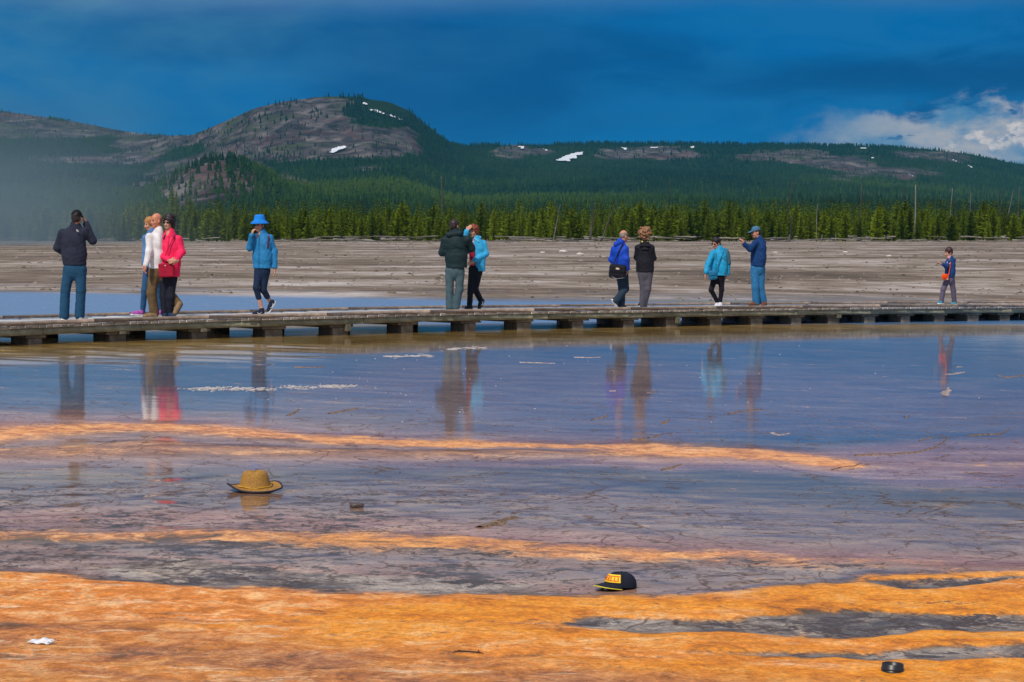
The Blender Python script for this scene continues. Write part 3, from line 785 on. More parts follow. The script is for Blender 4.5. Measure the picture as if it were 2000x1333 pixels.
# ------------------------------------------------------------------ boardwalk
wu = np.linspace(-330, 2420, 160)
wx_, wy_ = walk_front(wu)
k = np.ones(9) / 9
pad = lambda a: np.concatenate([a[0] + (a[0] - a[1:5][::-1]) , a, a[-1] + (a[-1] - a[-5:-1][::-1])])
wx_ = np.convolve(pad(wx_), k, 'valid'); wy_ = np.convolve(pad(wy_), k, 'valid')
seg = np.hypot(np.diff(wx_), np.diff(wy_))
arc = np.concatenate([[0], np.cumsum(seg)])
WL = arc[-1]
WIDTH = 2.35
DECK = 0.35
def walk_at(s):
    x, y = np.interp(s, arc, wx_), np.interp(s, arc, wy_)
    x2, y2 = np.interp(s + 0.25, arc, wx_), np.interp(s + 0.25, arc, wy_)
    x1, y1 = np.interp(s - 0.25, arc, wx_), np.interp(s - 0.25, arc, wy_)
    a = math.atan2(y2 - y1, x2 - x1)
    return float(x), float(y), a
def water_z(x, y):
    return float(ground_z(x, y))
def deck_z(s):
    x, y, a = walk_at(s)
    return float(-SIDE * np.clip(x, -14, 17)) + float(np.interp(x, [-9.5, -6, -2, 4, 13], [DECK - 0.055, DECK - 0.03, DECK, DECK, DECK - 0.015]))
walk = empty('boardwalk', (0, 0, 0))
tag(walk, 'long low weathered timber boardwalk curving across the shallow water', 'boardwalk')
plank_me = None
s, pi = 0.08, 0
plank_meshes = []
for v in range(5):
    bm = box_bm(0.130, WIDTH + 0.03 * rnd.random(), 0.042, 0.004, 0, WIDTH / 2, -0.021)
    me = bpy.data.meshes.new('plank'); bm.to_mesh(me); bm.free(); me.materials.append(MAT_PLANK_SHEEN); me.materials.append(MAT_END)
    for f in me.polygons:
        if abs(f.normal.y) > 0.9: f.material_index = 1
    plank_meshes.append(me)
while s < WL - 0.08:
    x, y, a = walk_at(s)
    o = bpy.data.objects.new('plank', plank_meshes[rnd.randrange(5)])
    o.location = (x + math.sin(a) * rnd.uniform(-0.008, 0.008), y - math.cos(a) * rnd.uniform(-0.008, 0.008), deck_z(s) + rnd.uniform(-0.003, 0.003))
    o.rotation_euler = (rnd.uniform(-0.002, 0.002), 0, a + rnd.uniform(-0.004, 0.004))
    o.parent = walk
    COL.objects.link(o)
    s += 0.1435
def long_piece(name, s0, s1, off, z0, z1, wid, mat, jitter=0.0):
    """a straight timber following the walk between two stations; off = distance behind the front edge"""
    ss = np.linspace(s0 + 0.006, s1 - 0.006, 4)
    L, R = [], []
    for q in ss:
        x, y, a = walk_at(q)
        nx, ny = -math.sin(a), math.cos(a)
        dz = deck_z(q)
        L.append((x + nx * off, y + ny * off, dz)); R.append((x + nx * (off + wid), y + ny * (off + wid), dz))
    vs, qd = [], []
    for l, r in zip(L, R):
        vs += [(l[0], l[1], l[2] + z0 + jitter), (l[0], l[1], l[2] + z1 + jitter), (r[0], r[1], r[2] + z1 + jitter), (r[0], r[1], r[2] + z0 + jitter)]
    for i in range(3):
        b = i * 4
        for e in range(4):
            qd.append((b + e, b + 4 + e, b + 4 + (e + 1) % 4, b + (e + 1) % 4))
    qd += [(3, 2, 1, 0), (12, 13, 14, 15)]
    cx, cy, cz = np.mean(np.array(vs), 0)
    o = mesh_np(name, np.array(vs) - (cx, cy, cz), quads=np.array(qd)[:, ::-1], mat=mat, parent=walk, smooth=False)
    o.location = (cx, cy, cz)
    return o
s = 0.0
while s < WL - 0.3:
    e = min(s + rnd.uniform(2.2, 2.7), WL)
    long_piece('curb_rail', s, e, -0.004, 0.0035, 0.066, 0.085, MAT_CURB, rnd.uniform(-0.003, 0.003))
    long_piece('curb_rail', s, e, WIDTH - 0.10, 0.012, 0.062, 0.085, MAT_CURB, rnd.uniform(-0.003, 0.003))
    s = e
s = -0.0
while s < WL - 0.3:
    e = min(s + rnd.uniform(1.9, 2.5), WL)
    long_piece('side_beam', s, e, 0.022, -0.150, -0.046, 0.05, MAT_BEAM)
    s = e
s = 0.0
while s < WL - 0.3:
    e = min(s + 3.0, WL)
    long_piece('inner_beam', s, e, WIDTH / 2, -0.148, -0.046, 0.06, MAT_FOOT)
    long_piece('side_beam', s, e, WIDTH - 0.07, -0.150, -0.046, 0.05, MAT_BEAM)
    s = e
BENT_U = [-240, -80, 75, 237, 395, 540, 672, 803, 925, 1030, 1135, 1235, 1320, 1405, 1485, 1562, 1635, 1705, 1775, 1842, 1908, 1970, 2030, 2090, 2150]
cap_me = {}
for u in BENT_U:
    fx0, fy0 = walk_front(np.array([float(u)]))
    s = float(np.interp(fx0[0], wx_, arc))
    x, y, a = walk_at(s)
    dz = deck_z(s)
    T_, N_ = Vector((math.cos(a), math.sin(a), 0)), Vector((-math.sin(a), math.cos(a), 0))
    cwid = rnd.uniform(0.40, 0.55)
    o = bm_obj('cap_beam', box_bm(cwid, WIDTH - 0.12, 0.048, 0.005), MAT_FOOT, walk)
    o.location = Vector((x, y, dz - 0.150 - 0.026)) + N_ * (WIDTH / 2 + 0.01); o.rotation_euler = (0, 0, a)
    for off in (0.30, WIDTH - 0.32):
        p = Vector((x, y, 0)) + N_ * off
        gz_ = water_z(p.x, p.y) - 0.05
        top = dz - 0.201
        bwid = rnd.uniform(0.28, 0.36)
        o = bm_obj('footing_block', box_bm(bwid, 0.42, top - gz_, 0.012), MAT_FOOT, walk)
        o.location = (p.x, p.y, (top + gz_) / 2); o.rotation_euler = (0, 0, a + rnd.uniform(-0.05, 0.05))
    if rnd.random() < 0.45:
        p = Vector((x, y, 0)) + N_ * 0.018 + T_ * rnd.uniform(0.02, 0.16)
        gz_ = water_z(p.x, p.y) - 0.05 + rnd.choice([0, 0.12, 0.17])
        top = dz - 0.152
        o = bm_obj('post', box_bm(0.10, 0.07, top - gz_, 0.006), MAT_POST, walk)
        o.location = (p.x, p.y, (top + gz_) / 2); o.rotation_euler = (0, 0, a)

# ------------------------------------------------------------------ pines of the treeline
m, t, bs = new_mat('pine_needles')
tn = t.attr('tint')
rr = t.n('ShaderNodeObjectInfo').outputs['Random']
c = t.ramp(t.math('ADD', tn, t.math('MULTIPLY', t.math('SUBTRACT', rr, 0.5), 0.55)),
           [(0.0, (0.036, 0.062, 0.003)), (0.4, (0.105, 0.152, 0.005)), (0.75, (0.180, 0.235, 0.007)), (1.0, (0.24, 0.29, 0.012))])
t.link(c, bs.inputs['Base Color'])
bs.inputs['Roughness'].default_value = 0.8
bs.inputs['Specular IOR Level'].default_value = 0.15
MAT_NEEDLE = m

def pine_mesh(seed, h=8.0, wid=2.1, levels=26, per=8, sparse=0.0, clumps=4):
    r = random.Random(seed)
    vs, tr, tn = [], [], []
    for L in range(levels):
        f = L / (levels - 1)
        z = h * (0.05 + 0.93 * f)
        prof = (1 - f) ** 0.60 * (0.62 + 0.38 * min(1, f / 0.20)) * (0.86 + 0.14 * math.sin(L * 2.1 + seed))
        R = wid * prof * r.uniform(0.75, 1.2) + 0.10
        nb = max(3, int(per * (0.45 + 0.55 * prof)))
        a0 = r.uniform(0, 6.28)
        for b in range(nb):
            if r.random() < sparse:
                continue
            a = a0 + 6.283 * b / nb + r.uniform(-0.35, 0.35)
            Rb = R * r.uniform(0.6, 1.25)
            lift = r.uniform(-0.10, 0.45)
            for q in range(clumps):
                g = (q + 0.55 + r.uniform(-0.2, 0.2)) / clumps
                cx, cy = math.cos(a) * Rb * g, math.sin(a) * Rb * g
                cz = z + Rb * g * lift
                sz = (0.24 + 0.27 * (1 - f)) * r.uniform(0.65, 1.3) * wid / 2.1
                d1 = Vector((math.cos(a) + r.uniform(-.5, .5), math.sin(a) + r.uniform(-.5, .5), r.uniform(0.1, 0.9))).normalized()
                sd = d1.cross(Vector((r.uniform(-1, 1), r.uniform(-1, 1), r.uniform(-1, 1)))).normalized()
                c0 = Vector((cx, cy, cz))
                i = len(vs)
                vs += [c0 - d1 * sz * 0.7, c0 + sd * sz * 0.42, c0 + d1 * sz, c0 - sd * sz * 0.42]
                tr += [(i, i + 1, i + 2), (i, i + 2, i + 3)]
                up = d1.cross(sd)
                vs += [c0 - d1 * sz * 0.6, c0 + up * sz * 0.40, c0 + d1 * sz * 0.9, c0 - up * sz * 0.40]
                tr += [(i + 4, i + 5, i + 6), (i + 4, i + 6, i + 7)]
                tv = min(1, max(0, 0.50 + r.uniform(-0.22, 0.22)))
                tn += [tv] * 8
    # leader
    i = len(vs)
    for q in range(5):
        a = r.uniform(0, 6.28)
        b = Vector((0, 0, h * 0.95)); e = Vector((math.cos(a) * 0.16, math.sin(a) * 0.16, h * (0.985 + 0.03 * r.random())))
        sd = Vector((-math.sin(a), math.cos(a), 0)) * 0.07
        vs += [b - sd, b + sd, e]; tr.append((i, i + 1, i + 2)); i += 3; tn += [0.6] * 3
    return mesh_np('crown', np.array([tuple(v) for v in vs]), tris=np.array(tr), mat=MAT_NEEDLE, smooth=False, attrs={'tint': np.array(tn)}, link=False)
def trunk_mesh(seed, h=8.0):
    r = random.Random(seed)
    n = 6
    pts = [(r.uniform(-0.04, 0.04) * i, r.uniform(-0.04, 0.04) * i, h * i / n * 0.97 - 0.15) for i in range(n + 1)]
    vs, q, tr = tube_np(pts, [0.14 * (1 - i / n) + 0.012 for i in range(n + 1)], 6)
    return mesh_np('trunk', np.array(vs), quads=np.array(q), tris=np.array(tr), mat=MAT_TRUNK, link=False)
CROWNS = [pine_mesh(100 + i, wid=w_, levels=l_, per=p_) for i, (w_, l_, p_) in enumerate([(2.1, 26, 8), (1.8, 27, 8), (2.4, 24, 9), (1.5, 28, 7), (2.0, 25, 8), (2.3, 23, 9), (1.25, 26, 7)])]
TRUNKS = [trunk_mesh(200 + i) for i in range(3)]
STRETCH = [(-400, 95, 'bushy young pine at the hazy left end of the treeline', 'pines at the hazy left end of the treeline'),
           (95, 260, 'bushy young pine in the treeline behind the man in the black cap', 'pines behind the man in the black cap'),
           (260, 420, 'bushy young pine in the treeline behind the woman in the pink jacket', 'pines behind the pink jacket'),
           (420, 620, 'bushy young pine in the treeline behind the blue bucket hat', 'pines behind the blue bucket hat'),
           (620, 850, 'bushy young pine between the blue bucket hat and the couple facing each other', 'pines left of the couple facing each other'),
           (850, 1020, 'bushy young pine in the treeline behind the couple facing each other', 'pines behind the couple facing each other'),
           (1020, 1200, 'bushy young pine among the three leaning dead trunks', 'pines among the leaning dead trunks'),
           (1200, 1345, 'bushy young pine in the treeline behind the curly haired walker', 'pines behind the curly haired walker'),
           (1345, 1540, 'bushy young pine in the treeline behind the man raising a phone', 'pines behind the man raising a phone'),
           (1540, 1780, 'bushy young pine left of the tallest pale dead trunk', 'pines left of the tallest pale dead trunk'),
           (1780, 2400, 'bushy young pine right of the tallest pale dead trunk', 'pines right of the tallest pale dead trunk')]
def add_pine(u, d, h, crown=None, label=None, width=1.0, lean=0.0):
    x = (u - 1000) / FPX * d
    z = float(ground_z(x, d))
    root = empty('pine_tree', (x, d, z), rnd.uniform(0, 6.28))
    sc = h / 8.0
    for nm, me in (('crown', CROWNS[crown if crown is not None else rnd.randrange(len(CROWNS))]), ('trunk', TRUNKS[rnd.randrange(3)])):
        o = bpy.data.objects.new(nm, me)
        o.scale = (sc * width, sc * width, sc) if nm == 'crown' else (sc, sc, sc)
        o.parent = root
        COL.objects.link(o)
    for a, b, lb, gr in STRETCH:
        if a <= u < b:
            sz_ = 'short' if h < 6.3 else ('tall' if h > 8.0 else 'medium')
            wd_ = 'broad' if width > 1.22 else 'slender'
            tag(root, label or lb.replace('bushy young', sz_ + ' ' + wd_), 'tree', (sz_ + ' ' + wd_ + ' ' + gr) if label is None else None)
            break
    return root
u = -60.0
row = 0
while u < 2070:
    d = 458 + rnd.uniform(0, 46)
    if rnd.random() < 0.35:
        d = 452 + rnd.uniform(-3, 10)
    h = rnd.choice([rnd.uniform(5.2, 7.4), rnd.uniform(6.8, 9.6)]) * (1.0 if d > 462 else 0.80)
    if u < 180: h *= 0.97
    add_pine(u, d, h, width=rnd.uniform(0.95, 1.5))
    u += rnd.uniform(4.0, 10.6)
for (u, d, h, cr, lb) in [(1110, 446, 3.4, 2, 'small round bright green pine alone before the treeline, left of the leaning trunk'),
                          (375, 446, 4.6, 2, 'short bright green pine standing before the treeline, right of the pink jacket'),
                          (447, 447, 3.6, 4, 'small green pine at the edge of the plain, left of the blue bucket hat'),
                          (1713, 446, 7.6, 5, 'broad full pine standing forward of the treeline, left of the tallest dead trunk'),
                          (1760, 447, 7.2, 0, 'broad full pine beside the base of the tallest pale dead trunk'),
                          (1055, 447, 5.2, 4, 'medium pine forward of the treeline, beside the leftmost leaning dead trunk'),
                          (338, 512, 13.5, 3, 'tallest pine rising high above the treeline before the rocky knoll'),
                          (372, 510, 10.8, 3, 'tall pine beside the tallest one before the rocky knoll')]:
    add_pine(u, d, h, cr, lb)
# the wood behind the front rows, as one mass
NB = 950
bu = RNG.uniform(-250, 2250, NB); bd = RNG.uniform(478, 600, NB)
bx = (bu - 1000) / FPX * bd
src = []
for sd in range(4):
    me = pine_mesh(300 + sd, wid=2.0, levels=13, per=6, clumps=2)
    co = np.zeros(len(me.vertices) * 3, np.float32); me.vertices.foreach_get('co', co)
    tr = np.zeros(len(me.polygons) * 3, np.int32); me.polygons.foreach_get('vertices', tr)
    tn_ = np.zeros(len(me.vertices), np.float32); me.attributes['tint'].data.foreach_get('value', tn_)
    src.append((co.reshape(-1, 3), tr.reshape(-1, 3), tn_)); bpy.data.meshes.remove(me)
vs, ts, tns, base = [], [], [], 0
for i in range(NB):
    co, tr, tn_ = src[i % 4]
    h = RNG.uniform(6.5, 9.6) / 8.0 * (1.0 + (bd[i] - 478) / 900)
    a = RNG.random() * 6.28
    R_ = np.array([[math.cos(a), -math.sin(a), 0], [math.sin(a), math.cos(a), 0], [0, 0, 1]]) * h
    vs.append(co @ R_.T + np.array([bx[i], bd[i], float(ground_z(bx[i], bd[i]))]))
    ts.append(tr + base); tns.append(np.clip(tn_ + RNG.uniform(-0.22, 0.18), 0, 1)); base += len(co)
wood = mesh_np('background_wood', np.concatenate(vs), tris=np.concatenate(ts), mat=MAT_NEEDLE, smooth=False, attrs={'tint': np.concatenate(tns)})
tag(wood, 'dense young pine wood behind the front rows of the treeline', kind='stuff')

# ------------------------------------------------------------------ standing dead trunks
def snag(u0, v0, u1, v1, d, r0, label, pale=False, twigs=5, group=None, name='dead_tree'):
    """base pixel u0,v0 (v0 is only used to set where the base is hidden), top pixel u1,v1"""
    x0 = (u0 - 1000) / FPX * d
    z0 = float(ground_z(x0, d))
    x1 = (u1 - 1000) / FPX * d
    z1 = EYE + (HORIZON - v1) / FPX * d
    # extend the line down to the ground
    zb = EYE + (HORIZON - v0) / FPX * d
    if zb > z0 + 0.3:
        k_ = (z1 - z0) / max(0.5, z1 - zb)
        x0 = x1 + (x0 - x1) * k_
        z0 = float(ground_z(x0, d))
    root = empty(name, (x0, d, z0))
    H = z1 - z0
    n = 8
    bow = rnd.uniform(-0.02, 0.02) * H
    pts = [((x1 - x0) * i / n + bow * math.sin(i / n * 3.14) + rnd.uniform(-.03, .03), rnd.uniform(-.1, .1), -0.2 + (H + 0.2) * i / n) for i in range(n + 1)]
    vs, q, tr = tube_np(pts, [r0 * (1 - 0.72 * i / n) for i in range(n + 1)], 7)
    mt = MAT_SNAG_PALE if pale else MAT_SNAG
    mesh_np('trunk', np.array(vs), quads=np.array(q), tris=np.array(tr), mat=mt, parent=root)
    for k_ in range(twigs):
        f = rnd.uniform(0.35, 0.97)
        i = min(n - 1, int(f * n))
        p = Vector(pts[i]).lerp(Vector(pts[i + 1]), f * n - i)
        a = rnd.uniform(0, 6.28); L = rnd.uniform(0.3, 0.9) * (1.6 - f)
        e = p + Vector((math.cos(a) * L, math.sin(a) * L, rnd.uniform(-0.25, 0.25)))
        v2, q2, t2 = tube_np([p, (p + e) / 2 + Vector((0, 0, 0.05)), e], [0.045, 0.03, 0.012], 5)
        mesh_np('branch', np.array(v2), quads=np.array(q2), tris=np.array(t2), mat=mt, parent=root)
    return tag(root, label, 'dead tree', group)
snag(1784, 478, 1786, 362, 452, 0.27, 'tallest pale straight dead trunk standing before the treeline on the right', True, 6)
snag(1151, 481, 1160, 397, 447, 0.34, 'thick dark dead trunk, middle of the three leaning at the treeline', False, 5)
snag(1173, 476, 1203, 393, 449, 0.19, 'slender dark dead trunk leaning furthest to the right at the treeline', False, 6)
snag(1081, 468, 1094, 401, 452, 0.17, 'thin grey dead trunk, leftmost of the three leaning at the treeline', True, 4)
snag(1537, 412, 1548, 348, 520, 0.36, 'dark leaning dead trunk rising behind the pines above the man raising a phone', False, 3)
snag(1680, 407, 1682, 360, 520, 0.36, 'short dark upright dead trunk rising above the pines left of the tall pale one', False, 3)
snag(1305, 407, 1308, 354, 530, 0.30, 'dark upright dead trunk above the pines right of the curly haired walker', False, 3)
snag(1763, 405, 1764, 366, 520, 0.28, 'dark dead trunk just left of the tallest pale dead trunk', False, 3)
snag(1855, 405, 1858, 368, 530, 0.20, 'thin grey dead trunk above the pines right of the tallest pale one', True, 3)
snag(1893, 476, 1894, 378, 470, 0.18, 'thin pale dead trunk standing among the pines above the child in blue', True, 4)
snag(1863, 408, 1864, 390, 520, 0.24, 'short dark dead trunk tip just above the pines at the right', False, 2)
snag(1968, 412, 1977, 371, 525, 0.20, 'thin pale leaning dead trunk between two darker ones at the right end', True, 4)
snag(1987, 415, 1989, 365, 525, 0.32, 'dark dead trunk nearest the right end of the treeline', False, 4)
snag(1948, 408, 1950, 372, 525, 0.22, 'twiggy reddish dead pine at the right end of the treeline', False, 34)
snag(1955, 408, 1957, 374, 528, 0.20, 'twiggy dead pine right beside the reddish one', False, 26)
snag(1594, 478, 1595, 400, 455, 0.20, 'thin grey dead trunk before the pines right of the man raising a phone', True, 3)
snag(1543, 482, 1546, 420, 450, 0.26, 'dark dead trunk before the pines just right of the man raising a phone', False, 4)
snag(1560, 480, 1562, 430, 452, 0.16, 'slim dead pole behind the dark trunk right of the man raising a phone', False, 3)
snag(862, 398, 862, 346, 610, 0.45, 'brown dead tree above the pines over the dark jacketed man', False, 40)
snag(1631, 482, 1632, 455, 448, 0.17, 'short pale broken trunk at the edge of the plain, left of the broad pine', True, 2)
for (u, v0, v1, lb) in [(1118, 485, 477, 'short pale stump left of the thick dark leaning trunk'), (1170, 485, 478, 'short bent pale stump right of the thick dark leaning trunk'),
                        (1604, 484, 471, 'slim pale stump at the plain edge right of the man raising a phone'), (1540, 485, 472, 'pale stump at the foot of the dark trunk by the man raising a phone'),
                        (1000, 468, 462, 'short pale leaning stump just right of the red haired woman')]:
    d = 440
    x0 = (u - 1000) / FPX * d
    h = (v0 - v1) / FPX * d + 0.1
    vs, q, tr = tube_np([(0, 0, -0.15), (0.05, 0, h * 0.5), (0.12, 0, h)], [0.17, 0.13, 0.09], 7)
    o = mesh_np('tree_stump', np.array(vs), quads=np.array(q), tris=np.array(tr), mat=MAT_SNAG_PALE)
    o.location = (x0, d, float(ground_z(x0, d)))
    tag(o, lb, 'stump')

# ------------------------------------------------------------------ fallen logs along the foot of the trees
LOG_ZONES = [(-60, 115, 10, 'grey fallen log at the far left foot of the treeline', 'logs at the far left'),
             (115, 320, 16, 'grey fallen log at the treeline foot behind the black capped man', 'logs behind the black capped man'),
             (330, 550, 16, 'grey fallen log at the treeline foot behind the blue bucket hat', 'logs behind the blue bucket hat'),
             (560, 860, 42, 'pale fallen log in the long driftwood heap left of the facing couple', 'logs left of the facing couple'),
             (965, 1060, 16, 'pale fallen log right of the red haired woman', 'logs right of the red haired woman'),
             (1060, 1215, 34, 'pale fallen log lying beneath the leaning dead trunks', 'logs beneath the leaning trunks'),
             (1215, 1440, 26, 'pale fallen log between the curly haired walker and the turquoise jacket', 'logs right of the curly haired walker'),
             (1500, 1700, 34, 'pale fallen log right of the man raising a phone', 'logs right of the man raising a phone'),
             (1700, 2050, 46, 'pale fallen log at the treeline foot near the child in blue', 'logs near the child in blue')]
LOGM = []
for i in range(8):
    L = 1.0
    n = 5
    pts = [((k_ / n - 0.5) * L, rnd.uniform(-.012, .012), rnd.uniform(-.008, .008)) for k_ in range(n + 1)]
    r0 = rnd.uniform(0.018, 0.034)
    vs, q, tr = tube_np(pts, [r0 * (1 - 0.55 * k_ / n) for k_ in range(n + 1)], 6)
    tv = list(tr)
    for b in range(rnd.randrange(0, 4)):
        k_ = rnd.randrange(1, n)
        p = Vector(pts[k_]); e = p + Vector((rnd.uniform(-.06, .06), rnd.uniform(-.06, .06), rnd.uniform(0.03, 0.12)))
        v2, q2, t2 = tube_np([p, e], [0.010, 0.004], 5)
        base = len(vs); vs = vs + v2
        q += [tuple(a + base for a in f) for f in q2]; tr += [tuple(a + base for a in f) for f in t2]
    LOGM.append(mesh_np('fallen_log', np.array(vs), quads=np.array(q), tris=np.array(tr), mat=MAT_LOG, link=False))
for (u0, u1, cnt, lb, gr) in LOG_ZONES:
    for i in range(cnt):
        u = rnd.uniform(u0, u1); d = rnd.uniform(437, 470)
        x = (u - 1000) / FPX * d
        o = bpy.data.objects.new('fallen_log', rnd.choice(LOGM))
        L = rnd.uniform(2.2, 8.0)
        q_ = rnd.uniform(3.6, 7.4); o.scale = (L, q_, q_)
        o.location = (x, d, float(ground_z(x, d)) + rnd.choice([0.12, 0.14, 0.3, 0.5, 0.75, 1.05]))
        o.rotation_euler = (rnd.uniform(0, 6), rnd.uniform(-0.07, 0.07), rnd.gauss(0, 0.35) + rnd.choice([0, 3.14]))
        COL.objects.link(o)
        tag(o, lb, 'log', gr)
# ------------------------------------------------------------------ small things lying on the mats
def lathe_bm(profile, n=40, fn=None):
    bm = bmesh.new()
    rings = []
    for (r, z) in profile:
        ring = []
        for k in range(n):
            a = 6.283185 * k / n
            p = Vector((r * math.cos(a), r * math.sin(a), z))
            if fn: p = fn(p, a, r, z)
            ring.append(bm.verts.new(p))
        rings.append(ring)
    for a, b in zip(rings[:-1], rings[1:]):
        for k in range(n):
            bm.faces.new((a[k], a[(k + 1) % n], b[(k + 1) % n], b[k]))
    return bm, rings

# straw hat
MAT_STRAW = simple_mat('straw', (0.20, 0.095, 0.018), (0.47, 0.25, 0.058), 70, 0.75, 0.25, (1, 1, 4), 0.6, 0.004)
MAT_HATTRIM = simple_mat('dark_trim', (0.010, 0.012, 0.026), (0.028, 0.024, 0.040), 30, 0.6, 0.3)
hxp, hyp, hzp = on_ground(498.0, 958.0)
hat = empty('straw_hat', (float(hxp), float(hyp), float(hzp)))
tag(hat, 'wide brimmed straw hat with dark brim edge floating on the shallow water', 'hat')
k_ppm = FPX / float(hyp)
CW = 32.0 / k_ppm            # crown half width at its base
BW = 53.0 / k_ppm            # brim half width
CH = 38.0 / k_ppm
def brim_z(a):
    # a: 0 = right, pi/2 = back, pi = left, 3pi/2 = front
    w = lambda c, s_: math.exp(-((((a - c + math.pi) % (2 * math.pi)) - math.pi) / s_) ** 2)
    return 0.010 + 0.050 * w(3.45, 0.70) + 0.045 * w(0.75, 0.65) + 0.02 * w(2.0, 0.7) + 0.010 * w(5.9, 0.35)
def hat_fn(p, a, r, z):
    f = max(0.0, (r - CW) / (BW - CW))
    if f > 0:
        p.z += (brim_z(a) - 0.02) * f ** 1.1
        p.y *= 0.94
    else:
        p.z += 0.004 * math.sin(2 * a + 1) + 0.003 * math.sin(5 * a)
        p.x *= 1.0
    return p
prof = [(0.0008, CH), (CW * 0.35, CH * 1.0), (CW * 0.54, CH * 0.985), (CW * 0.69, CH * 0.93), (CW * 0.78, CH * 0.82), (CW * 0.85, CH * 0.60), (CW * 0.92, CH * 0.38), (CW * 0.985, CH * 0.20), (CW * 1.04, CH * 0.12)]
bm, _ = lathe_bm(prof, 44, hat_fn)
bm_obj('crown', bm, MAT_STRAW, hat, True)
# woven rounds as ridges on the crown
prof = [(CW * 1.03, 0.028), (CW * 1.10, 0.024), (CW * 1.25, 0.021), (CW * 1.42, 0.020), (BW, 0.020)]
bm, _ = lathe_bm(prof, 56, hat_fn)
bm_obj('brim', bm, MAT_STRAW, hat, True)
prof = [(CW * 1.02, 0.022), (CW * 1.25, 0.015), (CW * 1.42, 0.014), (BW, 0.014)]
bm, _ = lathe_bm(prof, 56, hat_fn)
bm_obj('brim_lining', bm, MAT_HATTRIM, hat, True)
pts = [hat_fn(Vector((BW * math.cos(a), BW * math.sin(a), 0.017)), a, BW, 0.017) for a in np.linspace(0, 6.283185, 61)]
vs, q, tr = tube_np(pts, [0.0075] * 61, 7, False)
mesh_np('brim_trim', np.array(vs), quads=np.array(q), mat=MAT_HATTRIM, parent=hat)
pts = [hat_fn(Vector((CW * 1.0 * math.cos(a), CW * 1.0 * math.sin(a), 0.034)), a, CW * 0.99, 0.03) for a in np.linspace(0, 6.283185, 49)]
vs, q, tr = tube_np(pts, [0.006] * 49, 6, False)
mesh_np('crown_band', np.array(vs), quads=np.array(q), mat=simple_mat('band_straw', (0.42, 0.22, 0.015), (0.55, 0.31, 0.03), 40, 0.7), parent=hat)

# baseball cap
MAT_CAP = simple_mat('navy_cloth', (0.006, 0.009, 0.020), (0.014, 0.018, 0.034), 300, 0.8, 0.25, bump=0.3, bdist=0.002)
MAT_YEL = simple_mat('yellow_print', (0.86, 0.52, 0.02), (0.92, 0.60, 0.03), 80, 0.6, 0.3, bump=0)
MAT_RED = simple_mat('red_print', (0.55, 0.03, 0.012), (0.66, 0.045, 0.015), 80, 0.6, 0.3, bump=0)
MAT_PIPE = simple_mat('yellow_piping', (0.72, 0.62, 0.03), (0.80, 0.70, 0.04), 80, 0.6, 0.3, bump=0)
cxp, cyp, czp = on_ground(1212.0, 1149.0)
cap = empty('baseball_cap', (float(cxp), float(cyp), float(czp) + 0.002))
tag(cap, 'dark navy baseball cap with yellow front patch and yellow piped peak', 'cap')
sc = 82.0 / (FPX / float(cyp)) / 0.232
cap.scale = (sc, sc, sc)
tiltM = Matrix.Rotation(math.radians(222), 4, 'Z') @ Matrix.Rotation(math.radians(-5), 4, 'Y')
def cap_surf(a, e, off=0.0):
    """a: azimuth about the crown (0 = front), e: elevation 0..pi/2; local frame x forward"""
    rx, ry, rz = 0.096 + off, 0.082 + off, 0.080 + off
    ce, se = max(0.0, math.cos(e)) ** 0.80, max(0.0, math.sin(e)) ** 0.9
    x = rx * ce * math.cos(a); y_ = ry * ce * math.sin(a); z = rz * se
    x += 0.012 * math.sin(e * 2) * (1 if math.cos(a) > 0 else 0.3) * math.cos(a)
    return tiltM @ Vector((x, y_, z + 0.004))
bm = bmesh.new()
NA, NE = 48, 14
grid = [[bm.verts.new(cap_surf(6.283185 * i / NA, 1.5708 * j / NE * 0.995 + 1e-4, -0.0012 * (abs(((i * 6 / NA) % 1) - 0.0) < 0.02))) for i in range(NA)] for j in range(NE + 1)]
for j in range(NE):
    for i in range(NA):
        bm.faces.new((grid[j][i], grid[j][(i + 1) % NA], grid[j + 1][(i + 1) % NA], grid[j + 1][i]))
bm_obj('crown', bm, MAT_CAP, cap, True)
for k in range(6):
    pts = [cap_surf(6.283185 * k / 6 + 0.02, 1.5708 * j / 14, 0.0006) for j in range(15)]
    vs, q, tr = tube_np(pts, [0.0012] * 15, 5)
    mesh_np('seam', np.array(vs), quads=np.array(q), mat=MAT_CAP, parent=cap)
bm = bmesh.new(); bmesh.ops.create_uvsphere(bm, u_segments=12, v_segments=6, radius=0.007, matrix=Matrix.Translation(cap_surf(0, 1.57, 0.001)) @ Matrix.Diagonal((1, 1, .5, 1)))
bm_obj('top_button', bm, MAT_CAP, cap, True)
def peak_pt(f, g, dz=0.0):
    """f: -1..1 across, g: 0..1 outwards"""
    a = f * 1.05
    base = Vector((0.088 * math.cos(a) ** 0.8, 0.079 * math.sin(a), 0.012))
    L = 0.094 * (1 - abs(f) ** 2.6 * 0.90)
    d = Vector((1.0, 0.30 * f, 0)).normalized()
    p = base + d * L * g
    p.z += 0.012 - 0.009 * f * f - 0.013 * g * g * (0.5 + 0.5 * abs(f)) - 0.004 * g + dz
    p.z = p.z - 0.004 * g
    return tiltM @ p
bm = bmesh.new()
NFc, NG = 22, 8
top = [[bm.verts.new(peak_pt(-1 + 2 * i / NFc, j / NG, 0.002)) for i in range(NFc + 1)] for j in range(NG + 1)]
botv = [[bm.verts.new(peak_pt(-1 + 2 * i / NFc, j / NG, -0.0015)) for i in range(NFc + 1)] for j in range(NG + 1)]
